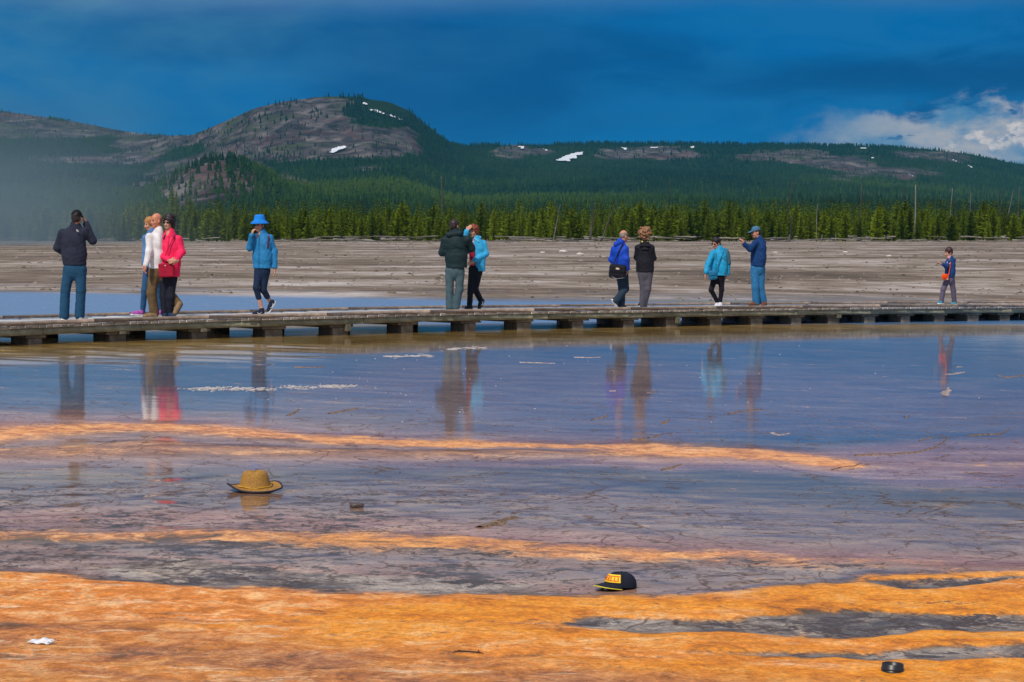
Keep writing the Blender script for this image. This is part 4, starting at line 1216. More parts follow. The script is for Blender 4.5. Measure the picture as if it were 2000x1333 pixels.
for j in range(NG):
    for i in range(NFc):
        bm.faces.new((top[j][i], top[j + 1][i], top[j + 1][i + 1], top[j][i + 1]))
        bm.faces.new((botv[j][i], botv[j][i + 1], botv[j + 1][i + 1], botv[j + 1][i]))
for i in range(NFc):
    bm.faces.new((top[NG][i], botv[NG][i], botv[NG][i + 1], top[NG][i + 1]))
bm_obj('peak', bm, MAT_CAP, cap, True)
vs, q, tr = tube_np([peak_pt(-1 + 2 * i / 40, 1.0, 0.0005) for i in range(41)], [0.0028] * 41, 6)
mesh_np('piping', np.array(vs), quads=np.array(q), mat=MAT_PIPE, parent=cap)
A0, E0, E1 = 0.88, 0.30, 0.98
def patch_pt(fu_, fv_, off):
    a = (fu_ - 0.5) * 2 * A0
    e = E0 + (E1 - E0) * fv_ - 0.02 * math.cos(a)
    return cap_surf(a, e, off)
def patch_grid(name, u0, u1, v0, v1, off, mat, nu=24, nv=8):
    bm = bmesh.new()
    g = [[bm.verts.new(patch_pt(u0 + (u1 - u0) * i / nu, v0 + (v1 - v0) * j / nv, off)) for i in range(nu + 1)] for j in range(nv + 1)]
    for j in range(nv):
        for i in range(nu):
            bm.faces.new((g[j][i], g[j][i + 1], g[j + 1][i + 1], g[j + 1][i]))
    return bm_obj(name, bm, mat, cap, True)
patch_grid('front_patch', 0, 1, 0, 1, 0.0022, MAT_YEL)
patch_grid('red_bar', 0.16, 0.97, 0.66, 0.76, 0.0032, MAT_RED)
tcv = bpy.data.curves.new('lettering', 'FONT')
tcv.body = 'PIRELLI'
tcv.size = 1.0
tcv.align_x = 'CENTER'
tcv.offset = 0.018
to = bpy.data.objects.new('lettering', tcv)
COL.objects.link(to)
dg = bpy.context.evaluated_depsgraph_get()
me = bpy.data.meshes.new_from_object(to.evaluated_get(dg))
bpy.data.objects.remove(to)
bm = bmesh.new(); bm.from_mesh(me)
bmesh.ops.triangulate(bm, faces=list(bm.faces))
bmesh.ops.subdivide_edges(bm, edges=[e for e in bm.edges if e.calc_length() > 0.15], cuts=1)
xs_ = [v.co.x for v in bm.verts]; ys_ = [v.co.y for v in bm.verts]
x0_, x1_, y0_, y1_ = min(xs_), max(xs_), min(ys_), max(ys_)
for v in bm.verts:
    fu_ = 0.07 + 0.86 * (v.co.x - x0_) / (x1_ - x0_)
    fv_ = 0.13 + 0.46 * (v.co.y - y0_) / (y1_ - y0_)
    v.co = patch_pt(fu_, fv_, 0.0034)
bm_obj('lettering', bm, MAT_RED, cap)

zmin = min(min((v.co.z for v in ch.data.vertices), default=0) for ch in cap.children)
cap.location.z -= zmin * sc
# lens hood
MAT_BLACK = simple_mat('black_plastic', (0.008, 0.008, 0.011), (0.016, 0.016, 0.020), 60, 0.4, 0.5, bump=0.1, bdist=0.001)
lx, ly, lz = on_ground(1743.0, 1310.0)
kp = FPX / float(ly)
R0 = 21.5 / kp; H0 = 16.0 / kp
hood = empty('lens_hood', (float(lx), float(ly), float(lz) - 0.004), 0.3)
hood.rotation_euler = (0.0, math.radians(3), 0.3)
tag(hood, 'small black round lens hood lying on the orange mat at lower right', 'lens hood')
def notch(p, a, r, z):
    if z > H0 * 0.55 and abs(a - 2.75) < 0.16:
        p.z -= H0 * 0.22
    return p
bm, rg = lathe_bm([(R0 * 1.04, 0), (R0 * 1.04, H0 * 0.16), (R0, H0 * 0.2), (R0 * 0.985, H0 * 0.98), (R0 * 0.96, H0), (R0 * 0.90, H0 * 0.97), (R0 * 0.88, H0 * 0.1), (R0 * 0.86, 0)], 48, notch)
bm_obj('ring', bm, MAT_BLACK, hood, True)
bm, rg = lathe_bm([(R0 * 1.035, H0 * 0.30), (R0 * 1.05, H0 * 0.34), (R0 * 1.05, H0 * 0.42), (R0 * 1.0, H0 * 0.46)], 48)
bm_obj('mount_rib', bm, MAT_BLACK, hood, True)

# crumpled white scrap
def blob(name, dims, seed, mat, amp=0.25, freq=2.2, sub=4, flat=0.0):
    bm = bmesh.new()
    bmesh.ops.create_icosphere(bm, subdivisions=sub, radius=1.0)
    from mathutils import noise as mn
    off = Vector((seed * 3.7, seed * 1.3, seed * 2.1))
    for v in bm.verts:
        d = v.co.normalized()
        k_ = 1 + amp * mn.fractal(d * freq + off, 0.7, 2.0, 4)
        v.co = Vector((d.x * dims[0] * k_, d.y * dims[1] * k_, max(d.z * dims[2] * k_, -flat)))
    return bm_obj(name, bm, mat, None, True)
MAT_WHITE = simple_mat('white_paper', (0.62, 0.68, 0.78), (0.80, 0.83, 0.88), 40, 0.7, 0.3, bump=0.5, bdist=0.01)
sx_, sy_, sz_ = on_ground(80.0, 1258.0)
o = blob('paper_scrap', (0.060, 0.03, 0.018), 3, MAT_WHITE, 0.24, 1.5, 4, 0.006)
for v in o.data.vertices:                       # narrow left end, full right end
    f = (v.co.x + 0.06) / 0.12
    v.co.z *= 0.55 + 0.65 * max(0, f) ** 1.2
    v.co.z += 0.004 * math.sin(v.co.x * 120)
    v.co.y *= 0.6 + 0.5 * f
o.location = (float(sx_), float(sy_), float(sz_) + 0.010)
tag(o, 'crumpled white scrap of paper lying on the orange mat at lower left', 'litter')

# twig
MAT_TWIG = simple_mat('twig_bark', (0.018, 0.012, 0.010), (0.055, 0.035, 0.028), 40, 0.8, 0.2, bump=0.4, bdist=0.002)
tx, ty, tz = on_ground(915.0, 1276.0)
kp = FPX / float(ty)
twig = empty('twig', (float(tx), float(ty), float(tz) + 0.006))
tag(twig, 'thin dark twig with two short stubs lying on the bright orange mat', 'twig')
pts = [(-32 / kp, 0, -0.003), (-18 / kp, 0.01, 0.002), (0, 0, 0.001), (18 / kp, -0.01, 0.0), (30 / kp, -0.02, -0.003)]
vs, q, tr = tube_np(pts, [0.002, 0.0045, 0.004, 0.004, 0.0015], 7)
mesh_np('stem', np.array(vs), quads=np.array(q), tris=np.array(tr), mat=MAT_TWIG, parent=twig)
for xo, hh_ in ((-18, 4.5), (21, 4.5)):
    vs, q, tr = tube_np([(xo / kp, 0, 0), ((xo - 2) / kp, 0, hh_ / kp)], [0.0035, 0.0015], 6)
    mesh_np('stub', np.array(vs), quads=np.array(q), tris=np.array(tr), mat=MAT_TWIG, parent=twig)

# little piece of bark
bx_, by_, bz_ = on_ground(697.0, 992.0)
kp = FPX / float(by_)
MAT_BARK = simple_mat('wet_bark', (0.035, 0.022, 0.020), (0.13, 0.095, 0.085), 30, 0.45, 0.5, (0.3, 1, 1), bump=0.5, bdist=0.004)
vs, q, tr = tube_np([(-13 / kp, 0, 0.010), (-12 / kp, 0, 0.018), (0, 0, 0.015), (11 / kp, 0, 0.018), (13.5 / kp, 0, 0.014)], [0.012, 0.018, 0.015, 0.017, 0.013], 9)
o = mesh_np('bark_piece', np.array(vs), quads=np.array(q), tris=np.array(tr), mat=MAT_BARK)
o.location = (float(bx_), float(by_), float(bz_))
o.rotation_euler = (0, 0, 0.15)
tag(o, 'small dark piece of bark in the water right of the straw hat', 'bark')

# crusts of mat breaking the water surface
MAT_CRUST = simple_mat('mat_crust', (0.075, 0.048, 0.036), (0.30, 0.19, 0.12), 30, 0.75, 0.25, (1, 1, 1), 0.8, 0.01)
MAT_CRUST_PALE = simple_mat('pale_crust', (0.16, 0.10, 0.08), (0.52, 0.44, 0.42), 22, 0.8, 0.2, (1, 1, 1), 0.8, 0.01)
def crust(path, wpx, label, pale=False, high=0.009):
    """irregular low ridge following pixels on the ground"""
    pts = []
    for (u, v) in path:
        x, y, z = on_ground(float(u), float(v)); pts.append(Vector((float(x), float(y), float(z))))
    P_ = []
    for a, b in zip(pts[:-1], pts[1:]):
        n = max(2, int((b - a).length / 0.07))
        n = min(n, 26)
        for i in range(n):
            P_.append(a.lerp(b, i / n))
    P_.append(pts[-1])
    org_ = P_[0].copy()
    kp = FPX / P_[0].y
    vs, qd = [], []
    M = 8
    for i, p in enumerate(P_):
        f = i / max(1, len(P_) - 1)
        w_ = wpx / kp * (0.35 + 0.65 * math.sin(min(1, f * 1.15 + .08) * 3.1416)) * rnd.uniform(0.5, 1.35)
        d = (P_[min(i + 1, len(P_) - 1)] - P_[max(i - 1, 0)]); d.z = 0; d.normalize()
        nrm = Vector((-d.y, d.x, 0))
        jit = nrm * rnd.uniform(-0.6, 0.6) * w_
        for k in range(M):
            g = -1 + 2 * k / (M - 1)
            hgt_ = high * (1 - abs(g) ** 2.5) * rnd.uniform(0.25, 1.3) - 0.010 * abs(g) ** 6 - 0.002
            dep_ = nrm * g * w_ * rnd.uniform(0.85, 1.15) * (2.8 if abs(d.x) > 0.8 else 1.4)
            q_ = p + jit + dep_ - org_ + Vector((0, 0, hgt_))
            vs.append(tuple(q_))
    for i in range(len(P_) - 1):
        for k in range(M - 1):
            qd.append((i * M + k, i * M + k + 1, (i + 1) * M + k + 1, (i + 1) * M + k))
    o = mesh_np('mat_crust', np.array(vs), quads=np.array(qd), mat=MAT_CRUST_PALE if pale else MAT_CRUST, smooth=True)
    o.location = org_
    return tag(o, label, 'crust')
crust([(1155, 821), (1166, 818), (1176, 817), (1184, 811)], 5, 'brown curved crust in the water below the curly haired walker reflection')
crust([(1291, 829), (1300, 824), (1308, 820)], 5, 'small brown crust right of the curved crust in blue water')
crust([(1423, 809), (1440, 805), (1455, 803)], 5, 'dark brown crust with a long thin tail in the blue water')
crust([(1455, 803), (1472, 802), (1490, 800)], 1.6, 'thin tail of mat stretching right from the dark brown crust')
crust([(1233, 858), (1250, 858), (1263, 856)], 4, 'flat tan crust just above the orange band, left piece of two')
crust([(1266, 856), (1278, 854), (1290, 851)], 4, 'flat tan crust just above the orange band, right piece of two')
crust([(1505, 846), (1522, 850), (1542, 847)], 5, 'pale crust above the tip of the orange band', True)
crust([(1844, 732), (1862, 731), (1884, 727)], 5, 'flat pinkish crust below the child reflection, longer of two', True)
crust([(1866, 718), (1873, 717), (1879, 717)], 3, 'small pinkish crust just above the longer pinkish one', True)
crust([(1845, 774), (1850, 766), (1852, 757)], 7, 'upright pale crust standing alone in the blue water at the right', True, 0.012)
crust([(1950, 734), (1970, 737), (1998, 734)], 5, 'wide brown crust at the right edge in the blue water')
crust([(1766, 815), (1771, 813), (1776, 813)], 3, 'tiny brown crust alone in lavender water at the right')
crust([(1670, 890), (1700, 889), (1740, 887), (1790, 884), (1820, 876), (1840, 866), (1852, 855)], 3.4, 'long winding tan ridge rising right from the orange band tip')
crust([(1886, 852), (1920, 849), (1955, 848), (1972, 838)], 1.6, 'thin dark winding line of mat at the far right')
crust([(1795, 862), (1805, 857), (1820, 855)], 3, 'short brown crust above the long winding tan ridge')
crust([(1625, 918), (1645, 912), (1668, 911), (1682, 906)], 3.0, 'dark ragged edge under the tip of the orange band')
crust([(1293, 919), (1308, 914), (1328, 908)], 6, 'striped brown crust below the orange band right of centre')
crust([(938, 1031), (955, 1024), (985, 1017), (1004, 1011)], 15, 'long ridged brown mound of mat near the centre of the foreground', False, 0.016)
crust([(1190, 764), (1203, 764)], 2.2, 'tiny pale crust beside the blue jacketed walker reflection', True)
crust([(1262, 767), (1275, 767), (1284, 764)], 4, 'small brown crust at the tip of the curly haired walker reflection')
crust([(1121, 698), (1150, 699), (1175, 698)], 2.4, 'thin pale pink strip of mat in the blue water near the boardwalk', True)
crust([(575, 717), (600, 718), (632, 717)], 3.0, 'flat brown crust in the dark blue water right of the bucket hat reflection')
crust([(640, 808), (670, 803), (700, 797)], 7, 'broad brown mat ridge between the two left reflections and the facing couple')
crust([(560, 812), (575, 806), (583, 800)], 5, 'small brown crust left of the broad brown mat ridge')
crust([(1015, 708), (1050, 709), (1085, 710)], 1.8, 'dotted pale strip right of the facing couple reflection', True)

# foam and flecks of scum drifting on the water
vs, tr = [], []
def fleck(u, v, w_, asp=0.9):
    x, y, z = on_ground(float(u), float(v))
    x, y, z = float(x), float(y), float(z)
    n = 6
    i = len(vs)
    vs.append((x, y, z + 0.006))
    for k in range(n):
        a = 6.283 * k / n
        r = w_ * rnd.uniform(0.5, 1.2)
        vs.append((x + math.cos(a) * r, y + math.sin(a) * r * asp, z + 0.001))
    for k in range(n):
        tr.append((i, i + 1 + k, i + 1 + (k + 1) % n))
for i in range(46):
    f = rnd.random() ** 1.15
    u0 = 352 + 345 * f
    v0 = 757.5 + 3.0 * math.sin(f * 5) + rnd.gauss(0, 2.6) * (1.15 - f)
    for j_ in range(rnd.randrange(4, 22)):
        fleck(u0 + rnd.gauss(0, 11), v0 + rnd.gauss(0, 1.1), rnd.choice([0.008, 0.015, 0.022, 0.04]) * rnd.uniform(0.6, 1.2), rnd.uniform(0.5, 1.6))
for i in range(60):
    fleck(rnd.gauss(890, 150) if rnd.random() < .5 else rnd.uniform(0, 2000), rnd.uniform(672, 830), rnd.uniform(0.006, 0.018), 0.6)
for i in range(60):
    u = rnd.uniform(755, 840)
    fleck(u, 697 - (u - 755) * 0.02 + rnd.gauss(0, 1.2), rnd.uniform(0.02, 0.09), 0.8)
for i in range(46):
    u = rnd.uniform(875, 950)
    fleck(u, 682 - (u - 875) * 0.03 + rnd.gauss(0, 1.4), rnd.uniform(0.02, 0.08), 0.8)
o = mesh_np('foam', np.array(vs), tris=np.array(tr), mat=simple_mat('foam', (0.36, 0.31, 0.29), (0.60, 0.56, 0.55), 30, 0.8, 0.2, bump=0), smooth=False)
tag(o, 'pale foam and flecks of scum drifting in a streak on the water', kind='stuff')

# pale stones and lumps on the dry plain
STONE = [simple_mat('plain_stone', (0.10, 0.08, 0.065), (0.24, 0.20, 0.17), 6, 0.9, 0.1), simple_mat('pale_stone', (0.45, 0.42, 0.40), (0.68, 0.65, 0.63), 6, 0.9, 0.1)]
SL = [(970, 543, 9, 0, 'small dark lump on the pale plain right of the light blue jacket'), (1179, 547, 9, 0, 'small dark lump on the pale plain left of the blue jacketed walker'),
      (1510, 548, 13, 0, 'wide dark mound on the pale plain right of the man raising a phone'), (1514, 494, 5, 1, 'small white stone on the plain behind the man raising a phone'),
      (1651, 493, 5, 1, 'small white stone on the far plain, right of centre'), (1736, 501, 6, 1, 'white lump on the far plain beneath the broad pine'), (1133, 497, 7, 1, 'flat white stone on the plain left of the blue jacketed walker'),
      (1100, 492, 8, 1, 'flat white slab on the far plain beneath the leaning trunks'), (1060, 494, 5, 1, 'small white stone left of the flat white slab'), (1960, 596, 10, 0, 'brown lump behind the boardwalk at the far right'),
      (765, 573, 9, 0, 'low brown lump behind the boardwalk left of the facing couple'), (90, 567, 12, 0, 'low brown tuft on the plain left of the black capped man')]
for i, (u, v, wpx, pl, lb) in enumerate(SL):
    x, y, z = on_ground(float(u), float(v))
    kp = FPX / float(y)
    o = blob('stone', (wpx / kp, wpx / kp * 0.8, wpx / kp * 0.42), i + 5, STONE[pl], 0.35, 1.8, 3, 0.02)
    o.location = (float(x), float(y), float(z))
    tag(o, lb, 'stone')

# grit, tufts and small lumps scattered over the sinter plain
NL = 5200
gy_ = np.exp(RNG.uniform(math.log(43), math.log(432), NL)); gu_ = RNG.uniform(-60, 2060, NL)
clus = fbm(gu_ * 0.012, np.log(gy_) * 9, 3, 171)
keep_ = clus > -0.04 + 0.1 * RNG.standard_normal(NL)
gx_ = (gu_ - 1000) / FPX * gy_
vs, tr = [], []
for x, y, ok_ in zip(gx_, gy_, keep_):
    if not ok_: continue
    yb_ = float(np.interp(x, _fx, _fy))
    _, vv = project(x, y, float(ground_z(x, y)))
    if y < yb_ + 4 or vv > np.interp((x / y) * FPX + 1000, [0, 700, 1300, 2000], [566, 578, 590, 596]): continue
    r = rnd.uniform(0.02, 0.075) * (y / 60) ** 0.62
    z = float(ground_z(x, y)) + rel_at(x, y)
    n = 5; i = len(vs)
    for k in range(n):
        a = 6.283 * k / n + rnd.random()
        vs.append((x + math.cos(a) * r * rnd.uniform(.7, 2.6), y + math.sin(a) * r * rnd.uniform(.7, 2.0), z - 0.02))
    vs.append((x + rnd.uniform(-.3, .3) * r, y, z + r * rnd.uniform(0.4, 1.0)))
    for k in range(n):
        tr.append((i + k, i + (k + 1) % n, i + n))
o = mesh_np('grit', np.array(vs), tris=np.array(tr), mat=simple_mat('plain_grit', (0.055, 0.042, 0.030), (0.40, 0.36, 0.33), 0.35, 0.9, 0.1, bump=0, coords='Generated', detail=9) if False else simple_mat('plain_grit', (0.050, 0.040, 0.028), (0.30, 0.26, 0.23), 0.9, 0.9, 0.1, bump=0), smooth=False)
tag(o, 'dark grit and low tufts scattered over the pale plain', kind='stuff')
# ------------------------------------------------------------------ people: bodies and clothes as smooth blended solids, meshed with surface nets
def surface_nets(F, org, h):
    S_ = F < 0
    nx, ny, nz = F.shape
    c = [(0, 0, 0), (1, 0, 0), (0, 1, 0), (1, 1, 0), (0, 0, 1), (1, 0, 1), (0, 1, 1), (1, 1, 1)]
    cnt = np.zeros((nx - 1, ny - 1, nz - 1), np.int8)
    for (i, j, k) in c:
        cnt += S_[i:nx - 1 + i, j:ny - 1 + j, k:nz - 1 + k]
    act = np.argwhere((cnt > 0) & (cnt < 8))
    ids = -np.ones(cnt.shape, np.int64)
    ids[act[:, 0], act[:, 1], act[:, 2]] = np.arange(len(act))
    acc = np.zeros((len(act), 3)); num = np.zeros(len(act))
    edges = [(a, b) for a in range(8) for b in range(a + 1, 8) if sum(abs(c[a][q] - c[b][q]) for q in range(3)) == 1]
    vals = [F[act[:, 0] + i, act[:, 1] + j, act[:, 2] + k] for (i, j, k) in c]
    for a, b in edges:
        va, vb = vals[a], vals[b]
        x = (va < 0) != (vb < 0)
        tt = np.where(x, va / np.where(x, va - vb, 1), 0)
        ca, cb = np.array(c[a], float), np.array(c[b], float)
        acc += np.where(x[:, None], ca + (cb - ca) * tt[:, None], 0)
        num += x
    V = (act + acc / num[:, None]) * h + org
    Q = []
    for ax in range(3):
        lo = [slice(0, n) for n in F.shape]; hi = [slice(0, n) for n in F.shape]
        lo[ax] = slice(0, F.shape[ax] - 1); hi[ax] = slice(1, F.shape[ax])
        A, B = S_[tuple(lo)], S_[tuple(hi)]
        e = np.argwhere(A != B)
        o1, o2 = [q for q in range(3) if q != ax]
        ok = (e[:, o1] > 0) & (e[:, o2] > 0) & (e[:, o1] < cnt.shape[o1]) & (e[:, o2] < cnt.shape[o2])
        e = e[ok]
        flip = A[e[:, 0], e[:, 1], e[:, 2]]
        def cell(d1, d2):
            q = e.copy(); q[:, o1] -= d1; q[:, o2] -= d2
            return ids[q[:, 0], q[:, 1], q[:, 2]]
        a, b, c_, d = cell(1, 1), cell(0, 1), cell(0, 0), cell(1, 0)
        if ax == 1: flip = ~flip
        quad = np.where(flip[:, None], np.stack([a, b, c_, d], -1), np.stack([d, c_, b, a], -1))
        Q.append(quad)
    return V, np.concatenate(Q)

class Solid:
    """a list of rounded pieces blended together; cuts keep the side the normal points away from"""
    def __init__(self):
        self.p = []; self.cuts = []; self.subs = []
    def cap(self, a, b, ra, rb, k=0.03, flat=None):
        self.p.append(('c', np.array(a, float), np.array(b, float), ra, rb, k, flat)); return self
    def ell(self, c, r, M=None, k=0.02):
        self.p.append(('e', np.array(c, float), np.array(r, float), M, None, k, None)); return self
    def box(self, c, hs, M=None, rad=0.02, k=0.01):
        self.p.append(('b', np.array(c, float), np.array(hs, float), M, rad, k, None)); return self
    def cut(self, p, n):
        self.cuts.append((np.array(p, float), np.array(n, float) / np.linalg.norm(n))); return self
    def sub(self, c, r, M=None):
        self.subs.append((np.array(c, float), np.array(r, float), M)); return self
    def _bb(self, q):
        if q[0] == 'c':
            r = max(q[3], q[4]) * 1.05
            return np.minimum(q[1], q[2]) - r, np.maximum(q[1], q[2]) + r
        r = np.linalg.norm(q[2]) if q[3] is not None else q[2]
        return q[1] - r - (q[4] or 0), q[1] + r + (q[4] or 0)
    def build(self, name, mat, parent, vox=0.012, wrinkle=0.0, seed=0, noise_amp=0.0, noise_f=60.0):
        bbs = [self._bb(q) for q in self.p]
        lo = np.min([b[0] for b in bbs], 0) - 3 * vox - wrinkle
        hi = np.max([b[1] for b in bbs], 0) + 3 * vox + wrinkle
        dims = np.ceil((hi - lo) / vox).astype(int) + 1
        F = np.full(dims, 0.5, np.float32)
        ax = [lo[i] + np.arange(dims[i]) * vox for i in range(3)]
        for q, (b0, b1) in zip(self.p, bbs):
            k = q[5]
            m0 = np.maximum(0, np.floor((b0 - k * 1.5 - 2 * vox - lo) / vox).astype(int)); m1 = np.minimum(dims, np.ceil((b1 + k * 1.5 + 2 * vox - lo) / vox).astype(int) + 1)
            X, Y, Z = np.meshgrid(ax[0][m0[0]:m1[0]], ax[1][m0[1]:m1[1]], ax[2][m0[2]:m1[2]], indexing='ij')
            if q[0] == 'c':
                a, b = q[1].copy(), q[2].copy()
                mul = 1.0
                if q[6] is not None:
                    yaw, s = q[6]
                    cy, sy = math.cos(yaw), math.sin(yaw)
                    mid = (a + b) / 2
                    def tr(x, y):
                        x, y = x - mid[0], y - mid[1]
                        return x * cy + y * sy, (-x * sy + y * cy) / s
                    X, Y = tr(X, Y)
                    a[0], a[1] = tr(a[0], a[1]); b[0], b[1] = tr(b[0], b[1])
                    mul = min(1.0, s)
                ba = b - a
                L2 = max(1e-9, float(ba @ ba))
                tt = np.clip(((X - a[0]) * ba[0] + (Y - a[1]) * ba[1] + (Z - a[2]) * ba[2]) / L2, 0, 1)
                d = np.sqrt((X - a[0] - tt * ba[0]) ** 2 + (Y - a[1] - tt * ba[1]) ** 2 + (Z - a[2] - tt * ba[2]) ** 2) - (q[3] + (q[4] - q[3]) * tt)
                d = d * mul
            else:
                X, Y, Z = X - q[1][0], Y - q[1][1], Z - q[1][2]
                if q[3] is not None:
                    M = np.array(q[3])[:3, :3]
                    X, Y, Z = (M[0, 0] * X + M[1, 0] * Y + M[2, 0] * Z, M[0, 1] * X + M[1, 1] * Y + M[2, 1] * Z, M[0, 2] * X + M[1, 2] * Y + M[2, 2] * Z)
                if q[0] == 'e':
                    r = q[2]
                    k0 = np.sqrt((X / r[0]) ** 2 + (Y / r[1]) ** 2 + (Z / r[2]) ** 2)
                    k1 = np.sqrt((X / r[0] ** 2) ** 2 + (Y / r[1] ** 2) ** 2 + (Z / r[2] ** 2) ** 2) + 1e-9
                    d = k0 * (k0 - 1) / k1
                else:
                    r = q[4]
                    qx, qy, qz = np.abs(X) - q[2][0] + r, np.abs(Y) - q[2][1] + r, np.abs(Z) - q[2][2] + r
                    d = np.sqrt(np.maximum(qx, 0) ** 2 + np.maximum(qy, 0) ** 2 + np.maximum(qz, 0) ** 2) + np.minimum(np.maximum(qx, np.maximum(qy, qz)), 0) - r
            sl = (slice(m0[0], m1[0]), slice(m0[1], m1[1]), slice(m0[2], m1[2]))
            f = F[sl]
            h_ = np.clip(0.5 + 0.5 * (f - d) / k, 0, 1)
            F[sl] = f * (1 - h_) + d * h_ - k * h_ * (1 - h_)
        if wrinkle or noise_amp or self.subs or self.cuts:
            X, Y, Z = np.meshgrid(*ax, indexing='ij')
        if wrinkle:
            r = np.random.default_rng(seed + 5)
            w_ = 0
            ph = 0
            for i in range(7):
                kx, ky, kz = r.normal(0, 17), r.normal(0, 17), r.normal(0, 15)
                ph = np.sin(kx * X + ky * Y + kz * Z + r.uniform(0, 6.28) + 1.3 * np.sin(X * r.uniform(5, 14) + Z * r.uniform(3, 10) + i))
                w_ = w_ + (1 - np.abs(ph)) ** 2 - 0.3
            F += wrinkle * 0.22 * w_
        if noise_amp:
            r = np.random.default_rng(seed + 9)
            w_ = 0
            for i in range(9):
                kk = r.normal(0, noise_f, 3)
                w_ = w_ + np.sin(kk[0] * X + kk[1] * Y + kk[2] * Z + r.uniform(0, 6.28) + 1.5 * np.sin(kk[1] * X * .5 + kk[2] * Y * .5))
            F += noise_amp * w_ / 3
        for (c, r, M) in self.subs:
            x, y_, z = X - c[0], Y - c[1], Z - c[2]
            if M is not None:
                M = np.array(M)[:3, :3]
                x, y_, z = (M[0, 0] * x + M[1, 0] * y_ + M[2, 0] * z, M[0, 1] * x + M[1, 1] * y_ + M[2, 1] * z, M[0, 2] * x + M[1, 2] * y_ + M[2, 2] * z)
            k0 = np.sqrt((x / r[0]) ** 2 + (y_ / r[1]) ** 2 + (z / r[2]) ** 2)
            F = np.maximum(F, -(k0 - 1) * min(r))
        for (p, n) in self.cuts:
            F = np.maximum(F, (X - p[0]) * n[0] + (Y - p[1]) * n[1] + (Z - p[2]) * n[2])
        F[0] = F[-1] = 1; F[:, 0] = F[:, -1] = 1; F[:, :, 0] = F[:, :, -1] = 1
        V, Q = surface_nets(F, lo, vox)
        return mesh_np(name, V, quads=Q, mat=mat, parent=parent)

_cloth = {}
def cloth(c, name='cloth', rough=0.85):
    key = (c, rough)
    if key not in _cloth:
        d = tuple(max(0.002, x * 0.86) for x in c); l = tuple(min(0.95, x * 1.08 + 0.001) for x in c)
        _cloth[key] = simple_mat(name, d, l, 9, rough, 0.25, (1, 1, 1), 0.45, 0.012)
    return _cloth[key]
_skin = {}
def skin(c):
    if c not in _skin:
        m = simple_mat('skin', tuple(x * 0.85 for x in c), tuple(min(1, x * 1.1) for x in c), 14, 0.55, 0.3, bump=0.1, bdist=0.003)
        bs = m.node_tree.nodes['Principled BSDF']
        bs.inputs['Subsurface Weight'].default_value = 0.12
        bs.inputs['Subsurface Radius'].default_value = (0.02, 0.008, 0.004)
        _skin[c] = m
    return _skin[c]
DARK_EYE = simple_mat('eye_dark', (0.02, 0.012, 0.01), (0.03, 0.02, 0.015), 50, 0.3, 0.5, bump=0)
LIP = simple_mat('lip', (0.36, 0.10, 0.085), (0.42, 0.13, 0.11), 50, 0.5, 0.3, bump=0)
LENS = simple_mat('dark_lens', (0.01, 0.008, 0.012), (0.016, 0.012, 0.018), 50, 0.15, 0.6, bump=0)
SOLE_W = simple_mat('white_rubber', (0.60, 0.60, 0.60), (0.78, 0.78, 0.78), 20, 0.6, 0.3, bump=0)
SOLE_D = simple_mat('dark_rubber', (0.03, 0.025, 0.02), (0.07, 0.06, 0.05), 20, 0.7, 0.3, bump=0)

def hair_mat(c):
    key = ('hair', c)
    if key not in _cloth:
        _cloth[key] = simple_mat('hair', tuple(x * 0.5 for x in c), tuple(min(1, x * 1.5) for x in c), 45, 0.5, 0.4, (1, 1, 0.35), 0.7, 0.008)
    return _cloth[key]

